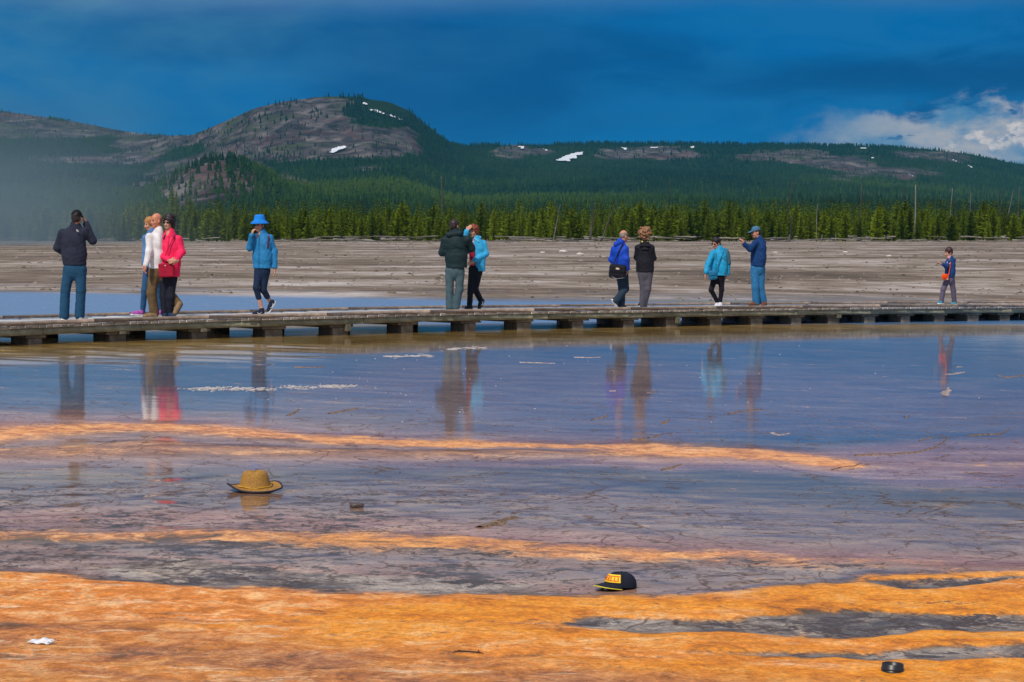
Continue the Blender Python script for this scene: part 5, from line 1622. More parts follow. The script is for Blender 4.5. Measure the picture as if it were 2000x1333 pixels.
class Person:
    def __init__(s, label, cx, vf, off, skin_c=(0.52, 0.27, 0.18)):
        fx0, fy0 = walk_front(np.array([float(cx)]))
        s.Y = float(fy0[0]) + off
        s.ppm = FPX / (s.Y * CP + 0.06)
        s.X = (cx - 1000) / s.ppm
        st = float(np.interp(s.X, wx_, arc))
        s.Z = deck_z(st) + 0.001
        s.cx, s.vf = cx, vf
        s.sk = skin(skin_c)
        s.body = Solid()
        s.label = label
        s.pending = []
    def J(s, px, py, dy=0.0):
        return np.array([(px - s.cx) / s.ppm, dy, (s.vf - py) / s.ppm])
    def head(s, px, py, dy, yaw, pitch=0.0, hs=1.0, roll=0.0):
        s.hc = s.J(px, py, dy); s.hs = hs
        s.HM = (Matrix.Rotation(math.radians(yaw), 4, 'Z') @ Matrix.Rotation(math.radians(roll), 4, 'Y') @ Matrix.Rotation(math.radians(pitch), 4, 'X'))
        b = s.body
        H = s.H
        b.ell(H(0, .014, .030), np.array([.074, .093, .098]) * hs, s.HM, 0.02)
        b.ell(H(0, -.022, -.042), np.array([.060, .068, .080]) * hs, s.HM, 0.02)
        b.ell(H(0, -.046, -.088), np.array([.036, .038, .030]) * hs, s.HM, 0.02)
        b.cap(H(0, -.086, .006), H(0, -.104, -.034), .009 * hs, .014 * hs, 0.012)
        for q in (-1, 1):
            b.ell(H(q * .075, .012, -.012), np.array([.012, .022, .034]) * hs, s.HM, 0.006)
            b.ell(H(q * .034, -.072, -.030), np.array([.022, .018, .018]) * hs, s.HM, 0.02)
        for (nm, mt, c, r) in [('eye', DARK_EYE, (.031, -.0835, .004), (.014, .008, .0065)), ('eye', DARK_EYE, (-.031, -.0835, .004), (.014, .008, .0065)),
                               ('eyebrow', DARK_EYE, (.032, -.086, .025), (.019, .008, .0045)), ('eyebrow', DARK_EYE, (-.032, -.086, .025), (.019, .008, .0045)),
                               ('mouth', LIP, (0, -.0865, -.066), (.024, .009, .0075))]:
            s.pending.append((nm, mt, H(*c), np.array(r) * hs))
    def H(s, x, y, z):
        v = s.HM @ Vector((x * s.hs, y * s.hs, z * s.hs))
        return s.hc + np.array(v)
    def hand(s, w, d, nrm, curl=0.5, thumb=1, sc=1.0):
        """palm and five fingers; d = direction of the hand, nrm = palm normal, thumb = +1/-1 side"""
        d = np.array(d, float); d /= np.linalg.norm(d)
        nrm = np.array(nrm, float); nrm -= d * (nrm @ d); nrm /= np.linalg.norm(nrm)
        sd = np.cross(d, nrm) * thumb
        b = s.body
        w = np.array(w, float)
        b.cap(w - d * 0.03, w + d * 0.015, .026, .024, 0.015)
        for q in (-1, -.33, .33, 1):
            b.cap(w + d * .018 + sd * q * .013, w + d * .078 * sc + sd * q * .027, .014, .0125, 0.010)
        for q, L in ((1, .066), (.36, .076), (-.30, .070), (-.95, .056)):
            base = w + d * .082 * sc + sd * q * .028
            a1 = curl * 0.8
            d1 = d * math.cos(a1) + nrm * math.sin(a1)
            d2 = d * math.cos(a1 + curl * 1.1) + nrm * math.sin(a1 + curl * 1.1)
            m_ = base + d1 * L * .52 * sc
            b.cap(base, m_, .0100, .0092, 0.004)
            b.cap(m_, m_ + d2 * L * .50 * sc, .0092, .0078, 0.004)
        tb = w + d * .022 + sd * .026
        t1 = tb + (d * .55 + sd * .65 + nrm * .35) * .042
        b.cap(tb, t1, .013, .011, 0.008)
        b.cap(t1, t1 + (d * .85 + sd * .1 + nrm * .45) * .032, .0105, .0085, 0.004)
    def torso(s, pel, chest, neck, shL, shR, yaw, wid=0.15, pw=0.145):
        s.pel, s.chest, s.neckb, s.shL, s.shR = [np.array(q, float) for q in (pel, chest, neck, shL, shR)]
        s.yaw = math.radians(yaw)
        b = s.body
        b.cap(pel, chest, pw, wid, 0.04, (s.yaw, 0.66))
        b.cap(chest, s.neckb - (0, 0, .05), wid * 0.9, .07, 0.04, (s.yaw, 0.72))
        b.cap(s.neckb - (0, 0, .03), s.H(0, .022, -.06), .058, .052, 0.02)
        b.cap(np.array(shL) - (0, 0, .026), np.array(shR) - (0, 0, .026), .047, .047, 0.03)
    def arm(s, side, elb, wr):
        sh = s.shL if side == 'L' else s.shR
        s.body.cap(sh - np.array([0, 0, .026]), elb, .043, .036, 0.02); s.body.cap(elb, wr, .038, .026, 0.015)
        setattr(s, 'e' + side, np.array(elb, float)); setattr(s, 'w' + side, np.array(wr, float))
    def leg(s, side, hip, knee, ank):
        s.body.cap(hip, knee, .066, .045, 0.02); s.body.cap(knee, ank, .043, .033, 0.015)
        setattr(s, 'l' + side, [np.array(q, float) for q in (hip, knee, ank)])
    def foot(s, side, heel, toe, mat, sole=SOLE_W, sgn=-1, L=0.25, fat=1.0, boot=0.0, mark=False):
        heel, toe = np.array(heel, float), np.array(toe, float)
        dx, dz = toe[0] - heel[0], toe[2] - heel[2]
        dy = sgn * math.sqrt(max(0.0, L * L - dx * dx - dz * dz))
        toe[1] = heel[1] + dy
        ax = (toe - heel); ln = np.linalg.norm(ax); ax = ax / ln
        up = np.array([0, 0, 1.0]) - ax * ax[2]; up /= np.linalg.norm(up)
        sh = Solid()
        hh = heel + ax * .045 + up * .045; tt = toe - ax * .045 + up * .034
        sh.cap(hh, hh + (tt - hh) * .55, .042 * fat, .043 * fat, 0.02); sh.cap(hh + (tt - hh) * .5, tt, .043 * fat, .036 * fat, 0.02)
        ank = getattr(s, 'l' + side)[2]
        top = hh + (ank - hh) * (0.75 + boot)
        sh.cap(hh, top, .044 * fat, .046 * fat, 0.02)
        sh.cut(heel + up * 0.012, -up)
        s.shoes = getattr(s, 'shoes', [])
        so = Solid()
        for q in (-1, 1):
            pass
        so.cap(heel + ax * .042 + up * .014, heel + ax * (ln * .55) + up * .014, .046 * fat, .047 * fat, 0.01)
        so.cap(heel + ax * (ln * .5) + up * .014, toe - ax * .040 + up * .014, .047 * fat, .041 * fat, 0.01)
        so.cut(heel + up * .026, up); so.cut(heel + up * .001, -up)
        s.shoes.append((sh, so, mat, sole, heel, toe, up, ax, mark))
        s.body.cap(ank, hh, .034, .036, .02); s.body.cap(hh, tt, .033, .026, .02)
    def finish(s):
        o = s.body.build('person', s.sk, None, 0.0085)
        o.location = (s.X, s.Y, s.Z)
        tag(o, s.label, 'person')
        s.o = o
        for nm, mt, c, r in s.pending:
            bm = bmesh.new()
            bmesh.ops.create_uvsphere(bm, u_segments=10, v_segments=6, radius=1.0, matrix=Matrix.Translation(Vector(c)) @ s.HM @ Matrix.Diagonal((*r, 1)))
            bm_obj(nm, bm, mt, o, True)
        for sh, so, mat, sole, heel, toe, up, ax, mark in getattr(s, 'shoes', []):
            e = sh.build('shoe', mat, o, 0.009)
            so.build('sole', sole, e, 0.008)
            if mark:
                side = np.cross(ax, up)
                if side[1] > 0: side = -side
                mid = heel + (toe - heel) * .5 + up * .042 + side * .047
                pts = [mid + ax * a_ + up * z_ for a_, z_ in ((-.052, .016), (-.02, -.004), (.0, -.012), (.018, -.010), (.045, .012))]
                vs, q, tr = tube_np(pts, [.002, .004, .007, .006, .003], 6)
                mesh_np('side_mark', np.array(vs), quads=np.array(q), tris=np.array(tr), mat=SOLE_W, parent=e)
        return o
    # ---- clothes
    def jacket(s, mat, hem, hw=0.20, cw=0.19, ar=0.060, wr=0.046, name='jacket', flat=0.70, wrinkle=0.010, seed=0, sleeves=(1.0, 1.0), collar=0.07, hemtilt=0.0, vox=0.0115, shl=0.058, openneck=False):
        hem = np.array(hem, float)
        hw, cw, ar = hw * .92, cw * .93, ar * .93
        dn = np.array([0, 0, .022])
        j = Solid()
        low = hem - np.array([0, 0, 0.03])
        mid = hem * 0.5 + s.chest * 0.5
        j.cap(low, mid, hw, (hw * .45 + cw * .55), 0.05, (s.yaw, flat))
        j.cap(mid, s.chest + (0, 0, .02), (hw * .45 + cw * .55), cw, 0.05, (s.yaw, flat))
        j.cap(s.chest + (0, 0, .02), s.neckb - (0, 0, .05), cw * 0.86, .085, 0.05, (s.yaw, flat + .06))
        j.cap(s.shL - dn, s.shR - dn, shl, shl, 0.06); j.cap((s.shL + s.shR) / 2, s.neckb - (0, 0, .03), .085, .07, .05, (s.yaw, .8))
        for sd, fr in (('L', sleeves[0]), ('R', sleeves[1])):
            sh, e, w_ = getattr(s, 'sh' + sd), getattr(s, 'e' + sd), getattr(s, 'w' + sd)
            j.cap(sh - dn, e, ar + .002, ar, 0.04)
            j.cap(e, e + (w_ - e) * fr, ar, wr, 0.03)
        if collar:
            j.cap(s.neckb - (0, 0, .045), s.neckb + (0, 0, .012), collar + .012, collar, 0.025)
        j.cut(hem, (hemtilt, 0, -1))
        top = s.H(0, .02, -.085)
        j.sub(s.H(0, -.03, -.06), (.062, .075, .060), s.HM)
        if openneck:
            j.sub(s.H(0, -.075, -.145), (.046, .075, .085), s.HM)
        o = j.build(name, mat, s.o, vox, wrinkle, seed)
        return o
    def trousers(s, mat, waist, r=(.098, .075, .066, .060), wrinkle=0.010, seed=0, cutz=(0.045, 0.045), name='trousers', pw=0.165, vox=0.0115, kneeflare=0):
        j = Solid()
        waist = np.array(waist, float)
        r = tuple(q * .91 for q in r); pw = pw * .95
        hl, hr = s.lL[0], s.lR[0]
        j.cap((hl + hr) / 2 + (0, 0, .0), waist, pw, pw * .94, 0.04, (s.yaw, 0.70))
        for q, cz in (('L', cutz[0]), ('R', cutz[1])):
            h, k, a = getattr(s, 'l' + q)
            d = (a - k) / np.linalg.norm(a - k)
            full = np.linalg.norm(a - k)
            end = k + d * full * (1.0 if cz < 1 else 1.0)
            j.cap(h, k, r[0], r[1], 0.03)
            e2 = k + (a - k) * (cz if cz > 0.2 else 1.06)
            j.cap(k, e2, r[1], r[2] if cz <= 0.2 else r[3], 0.025)
        o = j.build(name, mat, s.o, vox, wrinkle, seed)
        return o
    def hair(s, c, style='short', seed=0, vol=1.0, name='hair'):
        h = Solid()
        H, hs = s.H, s.hs
        if style == 'short':
            h.ell(H(0, .022, .040), np.array([.084, .099, .098]) * hs * vol, s.HM, 0.02)
            h.ell(H(0, .050, -.015), np.array([.074, .062, .070]) * hs, s.HM, 0.02)
            h.sub(H(0, -.105, -.045), np.array([.080, .085, .105]) * hs, s.HM)
            return h.build(name, hair_mat(c), s.o, 0.008, 0, seed, 0.004, 70)
        if style == 'full':
            h.ell(H(0, .020, .048), np.array([.104, .115, .108]) * hs * vol, s.HM, 0.02)
            h.ell(H(0, .040, -.03), np.array([.096, .080, .088]) * hs * vol, s.HM, 0.02)
            h.sub(H(0, -.118, -.060), np.array([.088, .100, .122]) * hs, s.HM)
            return h.build(name, hair_mat(c), s.o, 0.008, 0, seed, 0.009, 60)
        if style == 'curly':
            h.ell(H(0, .020, .050), np.array([.135, .135, .120]) * hs * vol, s.HM, 0.02)
            h.ell(H(0, .045, -.02), np.array([.122, .105, .095]) * hs * vol, s.HM, 0.02)
            h.sub(H(0, -.140, -.050), np.array([.07, .095, .110]) * hs, s.HM)
            return h.build(name, hair_mat(c), s.o, 0.008, 0, seed, 0.022, 80)
        if style == 'cropped':
            h.ell(H(0, .020, .022), np.array([.079, .093, .090]) * hs, s.HM, 0.02)
            h.sub(H(0, -.09, .0), np.array([.085, .080, .14]) * hs, s.HM)
            h.sub(H(0, -.01, .115), np.array([.055, .07, .045]) * hs, s.HM)
            return h.build(name, hair_mat(c), s.o, 0.008, 0, seed, 0.002, 90)
    def cap_hat(s, mat, peak=True, pm=None):
        H, hs = s.H, s.hs
        h = Solid()
        h.ell(H(0, .012, .052), np.array([.088, .104, .092]) * hs, s.HM, 0.02)
        n = np.array(s.HM @ Vector((0, 0, 1)))
        h.cut(H(0, 0, .040), -n)
        o = h.build('cap', mat, s.o, 0.008)
        p = Solid()
        p.ell(H(0, -.105, .046), np.array([.074, .088, .012]) * hs, s.HM @ Matrix.Rotation(0.22, 4, 'X'), 0.01)
        p.build('peak', pm or mat, o, 0.007)
        return o
    def glasses(s):
        for q in (-1, 1):
            bm = bmesh.new()
            bmesh.ops.create_uvsphere(bm, u_segments=12, v_segments=8, radius=1.0, matrix=Matrix.Translation(Vector(s.H(q * .034, -.088, .004))) @ s.HM @ Matrix.Diagonal((.029 * s.hs, .014 * s.hs, .023 * s.hs, 1)))
            bm_obj('lens', bm, LENS, s.gl, True)
    def sunglasses(s):
        vs, q, tr = tube_np([s.H(-.078, .02, .012), s.H(-.070, -.066, .012), s.H(-.03, -.094, .014), s.H(.03, -.094, .014), s.H(.070, -.066, .012), s.H(.078, .02, .012)], [.004] * 6, 6)
        s.gl = mesh_np('sunglasses', np.array(vs), quads=np.array(q), tris=np.array(tr), mat=LENS, parent=s.o)
        s.glasses()
    def strap(s, pts, r, mat, name='strap', parent=None):
        P_ = []
        pts = [np.array(p, float) for p in pts]
        for a, b in zip(pts[:-1], pts[1:]):
            for i in range(6):
                P_.append(a + (b - a) * i / 6)
        P_.append(pts[-1])
        vs, q, tr = tube_np(P_, [r] * len(P_), 6)
        o = mesh_np(name, np.array(vs), quads=np.array(q), tris=np.array(tr), mat=mat, parent=parent or s.o)
        return o
    def thing(s, name, label, cat):
        e = empty(name, (s.X, s.Y, s.Z))
        return tag(e, label, cat)
    def facing(s, yaw):
        a = math.radians(yaw)
        return np.array([math.sin(a), -math.cos(a), 0])

def V3(*a): return np.array(a, float)

# 1 --- man in black cap seen from behind
p = Person('man in black cap and navy fleece jacket standing with his back turned', 147, 624, 1.15, (0.50, 0.24, 0.16))
J = p.J
p.head(152, 424, 0, 172, 6, 0.97)
p.torso(J(147, 520), J(145, 470), J(149, 438), J(123, 451), J(167, 448), 180, .15)
p.arm('L', J(112, 482, .05), J(126, 497, .24)); p.arm('R', J(181, 468, .06), J(168, 436, .10))
p.hand(J(126, 497, .24), (1, .2, .1), (0, -1, 0), .6, 1); p.hand(J(167, 435, .10), (-.25, 0, 1), (-1, -.3, 0), .8, -1)
p.leg('L', J(136, 524), J(128.5, 565, -.02), J(125.5, 612)); p.leg('R', J(158, 524), J(159, 565, -.02), J(155.5, 611))
sm = cloth((0.55, 0.53, 0.50), 'pale_shoe')
p.foot('L', J(124.5, 624, -.06), J(122, 621.5), sm, SOLE_W, 1); p.foot('R', J(155, 624, -.06), J(166, 621), sm, SOLE_W, 1)
p.finish()
nv = cloth((0.020, 0.024, 0.046), 'navy_fleece')
p.jacket(nv, J(147, 515.5), hw=.205, cw=.205, ar=.066, wr=.052, seed=1, collar=.078, wrinkle=.012)
p.trousers(cloth((0.012, 0.062, 0.13), 'blue_jeans'), J(147, 512), r=(.108, .085, .088, .08), seed=2, pw=.185)
p.hair((0.02, 0.013, 0.012), 'short', 1, 0.96)
p.cap_hat(cloth((0.006, 0.008, 0.012), 'black_cap'))
for k_ in range(3):                    # small white chest mark on the back of the right shoulder: quarter-dome lines with a word bar
    c0 = J(154, 451.0, -.148)
    R_ = .020 + .010 * k_
    pts = [c0 + V3(R_ * math.cos(a), 0.0 + .04 * (R_ * math.cos(a)), R_ * math.sin(a)) for a in np.linspace(0.05, 1.5, 8)]
    vs, q, tr = tube_np(pts, [.0032] * 8, 5)
    mesh_np('shoulder_mark', np.array(vs), quads=np.array(q), mat=SOLE_W, parent=p.o)
# 2 --- fair haired girl behind
p = Person('fair haired young woman in purple shoes half hidden behind the bald man', 290, 613, 1.75, (0.60, 0.31, 0.21))
J = p.J
p.head(293, 432, 0, -50, 14, 0.90)
p.torso(J(296, 516), J(297, 474), J(297, 447), J(287, 457, -.06), J(311, 456, .06), -55, .125, .125)
p.arm('L', J(287, 484, -.10), J(285, 508, -.16)); p.arm('R', J(312, 485, .05), J(306, 508, -.02))
p.hand(J(285, 509, -.16), (-.1, 0, -1), (1, 0, 0), .5, 1); p.hand(J(306, 508, -.02), (0, 0, -1), (-1, 0, 0), .5, 1)
p.leg('L', J(290, 520), J(284, 560, -.06), J(279, 600, -.02)); p.leg('R', J(302, 520), J(308, 562, .04), J(313, 602, .05))
sm = cloth((0.42, 0.09, 0.40), 'purple_shoe')
p.foot('L', J(279.5, 611.5), J(257.5, 609.5), sm, SOLE_W, -1); p.foot('R', J(320, 610, .05), J(303, 613), sm, SOLE_W, -1)
p.finish()
p.jacket(cloth((0.08, 0.20, 0.42), 'blue_top'), J(296, 519), hw=.155, cw=.15, ar=.050, wr=.040, seed=3, name='top')
p.trousers(cloth((0.022, 0.080, 0.19), 'blue_jeans'), J(296, 514), r=(.085, .062, .048, .05), seed=4, pw=.145)
p.hair((0.42, 0.19, 0.06), 'short', 3, 1.06)
# 3 --- bald man
p = Person('bald man in white long sleeved shirt and brown trousers striding to the left', 305, 615.5, 1.15, (0.60, 0.235, 0.15))
J = p.J
p.head(306.5, 426, 0, -48, 4, 1.0)
p.torso(J(307, 520), J(305, 472), J(311, 444), J(295, 455, -.10), J(322, 454, .13), -58, .15)
p.arm('L', J(296, 486, -.18), J(291, 511, -.26)); p.arm('R', J(325, 486, .20), J(321, 512, .15))
p.hand(J(291, 512, -.26), (-.2, 0, -1), (1, 0, 0), .5, 1); p.hand(J(321, 512, .15), (0, 0, -1), (-1, 0, 0), .5, 1)
p.leg('L', J(302, 524), J(297, 566, -.05), J(301, 604)); p.leg('R', J(313, 524), J(329, 566, .05), J(346, 588, .06))
sm = cloth((0.25, 0.16, 0.085), 'suede_boot')
p.foot('L', J(306, 615.5), J(283, 615), sm, SOLE_D, -1, .28, 1.1, .2); p.foot('R', J(354, 588, .06), J(343, 611), sm, SOLE_D, -1, .27, 1.05, .2)
p.finish()
p.jacket(cloth((0.74, 0.70, 0.72), 'white_shirt'), J(307, 519), hw=.175, cw=.18, ar=.062, wr=.048, seed=5, name='shirt', collar=.062, wrinkle=.010)
p.trousers(cloth((0.135, 0.085, 0.040), 'brown_canvas'), J(307, 514), r=(.105, .088, .085, .08), seed=6, wrinkle=.014, pw=.165)
# 4 --- woman in pink
p = Person('woman in bright pink jacket and dark sunglasses holding her hands together', 331, 614, 0.95, (0.56, 0.30, 0.21))
J = p.J
p.head(331, 427.5, 0, -22, 2, 0.98)
p.torso(J(330, 530), J(333, 478), J(333, 447), J(317, 457), J(350, 458), -8, .14)
p.arm('L', J(311, 489, -.04), J(336, 500, -.24)); p.arm('R', J(357, 485, -.03), J(349, 501, -.24))
p.hand(J(338, 501, -.25), (1, -.1, -.1), (0, 1, 0), .7, 1); p.hand(J(349, 501.5, -.25), (-.9, -.2, -.15), (0, 1, 0), .7, 1)
p.leg('L', J(322, 536), J(320, 572, -.02), J(321, 604)); p.leg('R', J(337, 536), J(334, 572, -.03), J(332, 603, .02))
sm = cloth((0.015, 0.035, 0.085), 'navy_shoe')
p.foot('L', J(322, 614, .05), J(324, 613.5), sm, SOLE_D, -1, .24); p.foot('R', J(329, 613, .04), J(344, 613.5), sm, SOLE_D, -1, .24)
p.finish()
pk = cloth((0.90, 0.018, 0.105), 'pink_shell', 0.6)
p.jacket(pk, J(329.5, 533), hw=.215, cw=.185, ar=.064, wr=.046, seed=7, openneck=True, wrinkle=.013, collar=.075, sleeves=(.93, .93))
c_ = Solid(); c_.cap(J(326, 451, .02), J(341, 451, .02), .040, .040, .03); c_.cap(J(325, 453, -.055), J(322, 458, -.10), .018, .012, .02); c_.cap(J(342, 453, -.055), J(342, 458, -.10), .018, .012, .02)
c_.sub(p.H(0, -.03, -.06), (.066, .075, .075), p.HM)
c_.build('collar', cloth((0.02, 0.03, 0.10), 'navy_lining'), p.o, .009)
p.strap([J(333, 452, -.115), J(331, 480, -.155), J(330, 505, -.17), J(330, 532, -.155)], .0035, cloth((0.45, 0.008, 0.05), 'pink_zip'), 'zip')
p.trousers(cloth((0.010, 0.012, 0.024), 'dark_trousers'), J(330, 526), r=(.092, .068, .060, .06), seed=8, pw=.150)
p.hair((0.012, 0.007, 0.010), 'full', 4, 1.05)
p.sunglasses()
b = p.thing('shoulder_bag', 'dark red flat shoulder bag hanging before the pink jacket', 'bag')
so_ = Solid(); so_.box(J(329, 520, -.20), (.128, .030, .118), Matrix.Rotation(-.06, 4, 'Y'), .025, .01)
o = so_.build('bag_body', cloth((0.36, 0.008, 0.035), 'red_bag'), b, .010, .006, 2)
bm = bmesh.new(); bmesh.ops.create_uvsphere(bm, u_segments=10, v_segments=6, radius=.011, matrix=Matrix.Translation(Vector(J(328, 511, -.232)))); bm_obj('clasp', bm, SOLE_W, b, True)
p.strap([J(345, 449, .0), J(343, 456, -.12), J(332, 480, -.185), J(322, 503, -.20)], .008, cloth((0.36, 0.008, 0.035), 'red_bag'), 'strap', b)
# 5 --- woman in blue bucket hat
p = Person('woman in blue bucket hat and blue rain jacket walking with a hand at her chin', 513, 612, 1.0, (0.58, 0.30, 0.21))
J = p.J
p.head(507.5, 435, 0, -28, 8, 0.98)
p.torso(J(513, 518), J(513, 475), J(512, 449), J(499, 459, -.02), J(527, 458, .02), -18, .13, .13)
p.arm('L', J(489, 480, -.06), J(494.5, 456, -.16)); p.arm('R', J(536, 487, .03), J(537.5, 520, -.02))
p.hand(J(495, 455, -.16), (.25, .1, 1), (.8, .5, 0), .8, 1); p.hand(J(537.5, 521, -.02), (-.05, 0, -1), (-1, 0, 0), .5, 1)
p.leg('L', J(506, 524), J(502, 558, -.10), J(511, 598, -.02)); p.leg('R', J(519, 524), J(514.5, 562, .0), J(527, 587, .14))
sm = cloth((0.010, 0.016, 0.040), 'dark_sneaker')
p.foot('L', J(515.5, 611, 0), J(494.5, 611.5), sm, SOLE_W, -1, .25, 1, 0, True); p.foot('R', J(535.5, 585, .14), J(524, 607.5), sm, SOLE_W, -1, .25, 1, 0, True)
p.finish()
bj = cloth((0.018, 0.20, 0.46), 'blue_shell', 0.65)
p.jacket(bj, J(512.5, 520), hw=.185, cw=.17, ar=.058, wr=.046, seed=9, openneck=True, wrinkle=.012, collar=.068)
p.strap([J(508, 455, -.11), J(508, 480, -.145), J(507, 519, -.140)], .0035, cloth((0.01, 0.10, 0.25), 'blue_zip'), 'zip')
p.strap([J(526, 454, -.01), J(526.5, 460, -.075), J(525.5, 470, -.108), J(525, 480, -.105)], .015, cloth((0.11, 0.012, 0.03), 'wine_strap'), 'backpack_strap')
p.trousers(cloth((0.008, 0.022, 0.060), 'navy_capri'), J(513, 514), r=(.088, .062, .05, .056), seed=10, cutz=(.45, .52), name='capri_trousers', pw=.150, wrinkle=.006)
p.hair((0.025, 0.012, 0.010), 'full', 5, 0.86)
bm, _ = lathe_bm([(.001, .150), (.055, .147), (.082, .132), (.090, .100), (.097, .052), (.105, .044), (.150, .004), (.163, -.012), (.160, -.016), (.100, .036), (.092, .045)], 36)
bmesh.ops.transform(bm, matrix=Matrix.Translation(Vector(p.H(0, .014, 0.034))) @ p.HM @ Matrix.Rotation(-.12, 4, 'X') @ Matrix.Diagonal((1, 1.1, 1, 1)), verts=list(bm.verts))
bm_obj('bucket_hat', bm, cloth((0.008, 0.20, 0.68), 'blue_hat'), p.o, True)
# 6 --- man in dark jacket from behind
p = Person('man in dark hooded jacket and grey trousers seen from behind, facing the red haired woman', 887, 602.5, 1.3, (0.48, 0.23, 0.16))
J = p.J
p.head(888, 438, .02, 152, 4, 0.97)
p.torso(J(889, 522), J(890, 474), J(889, 449), J(869, 463), J(913, 462), 172, .15)
p.arm('L', J(863.5, 490, .05), J(878, 494, .26)); p.arm('R', J(921, 482, .08), J(914, 486, .30))
p.hand(J(878, 494, .26), (1, .2, 0), (0, -1, 0), .6, 1); p.hand(J(914, 486, .30), (-.6, .6, 0), (0, 0, -1), .6, 1)
p.leg('L', J(879, 526), J(878, 563), J(878.5, 594)); p.leg('R', J(898, 526), J(897.5, 562, -.03), J(890.5, 594))
sm = cloth((0.020, 0.018, 0.018), 'black_shoe')
p.foot('L', J(877, 602.5, -.04), J(874.5, 602), sm, SOLE_D, 1); p.foot('R', J(890, 602.5, -.06), J(893, 602), sm, SOLE_D, 1)
p.finish()
dj = cloth((0.007, 0.024, 0.030), 'dark_green_shell', 0.7)
p.jacket(dj, J(892, 519), hw=.225, cw=.215, ar=.072, wr=.056, seed=11, wrinkle=.014, collar=.08)
h_ = Solid(); h_.cap(J(877, 455, -.07), J(899, 452, -.07), .055, .062, .03); h_.cap(J(882, 449, .02), J(897, 446, .02), .05, .05, .03)
h_.sub(p.H(0, 0, 0), (.082, .098, .12), p.HM)
h_.build('hood', dj, p.o, .010, .008, 3)
p.strap([J(868, 474, -.135), J(880, 477, -.175), J(900, 477, -.175), J(914, 473, -.13)], .006, dj, 'yoke_seam')
p.trousers(cloth((0.055, 0.095, 0.115), 'grey_trousers'), J(890, 514), r=(.102, .080, .082, .08), seed=12, wrinkle=.014, pw=.182)
p.hair((0.028, 0.014, 0.016), 'short', 6, 1.0)
# 7 --- red haired woman
p = Person('red haired woman in light blue jacket and black trousers, hand raised to her forehead', 930, 602.5, 1.5, (0.58, 0.30, 0.20))
J = p.J
p.head(925, 450, 0, -30, 6, 0.96)
p.torso(J(930, 520), J(931, 486), J(930, 465), J(919, 472, -.04), J(944, 472, .04), -25, .125, .13)
p.arm('L', J(909, 470, -.10), J(912, 450, -.13)); p.arm('R', J(949, 494, -.02), J(927, 506, -.20))
p.hand(J(912.5, 449, -.13), (.65, -.05, .9), (.4, .9, 0), .5, 1); p.hand(J(926, 506, -.20), (-.7, 0, -.5), (0, 1, 0), .6, 1)
p.leg('L', J(924, 524), J(919.5, 561, -.05), J(917, 594, -.03)); p.leg('R', J(935, 524), J(928, 563, 0), J(939.5, 586, .10))
sm = cloth((0.008, 0.012, 0.022), 'black_sneaker')
p.foot('L', J(921, 602.5), J(909, 602.5), sm, SOLE_D, -1, .24); p.foot('R', J(944.5, 584, .10), J(936, 603), sm, SOLE_D, -1, .24, 1, 0, True)
p.finish()
lb_ = cloth((0.035, 0.36, 0.66), 'light_blue_fleece')
p.jacket(lb_, J(934, 527.5), hw=.160, cw=.165, ar=.062, wr=.050, seed=13, openneck=True, wrinkle=.012, collar=.07, sleeves=(1, .95))
so_ = Solid(); so_.cap(J(922, 478, -.10), J(923, 512, -.12), .055, .06, .03, (-.4, .5)); so_.cut(J(922, 517), (0, 0, -1)); so_.build('red_top', cloth((0.30, 0.006, 0.035), 'red_top'), p.o, .010, .006, 2)
so_ = Solid(); so_.cap(J(927, 464, -.07), J(935, 470, -.11), .020, .014, .02); so_.cap(J(929, 462, .03), J(937, 462, .02), .034, .034, .02); so_.sub(p.H(0, -.02, -.05), (.064, .08, .08), p.HM)
so_.build('collar', cloth((0.12, 0.46, 0.72), 'pale_blue_collar'), p.o, .009)
p.trousers(cloth((0.006, 0.008, 0.016), 'black_trousers'), J(930, 516), r=(.094, .068, .056, .055), seed=14, pw=.150)
p.hair((0.20, 0.040, 0.012), 'full', 7, 0.96)
# 8 --- man in blue jacket with bag
p = Person('grey haired man in cobalt blue hooded jacket walking away to the right', 1212, 602.5, 0.95, (0.56, 0.26, 0.17))
J = p.J
p.head(1218.5, 461, .02, 128, 4, 0.97)
p.torso(J(1213, 526), J(1210, 494), J(1213, 473), J(1200, 484, .06), J(1221, 484, -.08), 128, .15)
p.arm('L', J(1194, 506, .10), J(1203, 518, .26)); p.arm('R', J(1223, 505, -.12), J(1224.5, 524, -.08))
p.hand(J(1203, 518, .26), (.6, .3, -.3), (0, -1, 0), .6, 1); p.hand(J(1224.5, 525, -.08), (.0, 0, -1), (-1, .3, 0), .6, -1)
p.leg('L', J(1210, 529), J(1214.5, 562, .0), J(1214.5, 594, .03)); p.leg('R', J(1218, 529), J(1221.5, 563, -.05), J(1204, 584, -.12))
sm = cloth((0.016, 0.018, 0.026), 'dark_shoe')
p.foot('L', J(1209, 603, .03), J(1224, 602.5), sm, SOLE_W, 1, .25); p.foot('R', J(1193.5, 584, -.12), J(1206, 603), sm, SOLE_W, 1, .25)
p.finish()
cb = cloth((0.005, 0.055, 0.46), 'cobalt_shell', 0.65)
p.jacket(cb, J(1212.5, 530), hw=.178, cw=.185, ar=.062, wr=.050, seed=15, wrinkle=.013, collar=.075)
h_ = Solid(); h_.cap(J(1203, 476, -.04), J(1212, 472, -.06), .055, .062, .03); h_.cap(J(1209, 470, .03), J(1216, 468, .0), .05, .05, .03)
h_.sub(p.H(0, 0, 0), (.080, .095, .12), p.HM); h_.build('hood', cb, p.o, .010, .008, 3)
p.trousers(cloth((0.016, 0.034, 0.062), 'dark_jeans'), J(1213, 524), r=(.098, .078, .075, .07), seed=16, wrinkle=.012, pw=.160)
p.hair((0.22, 0.17, 0.16), 'cropped', 8)
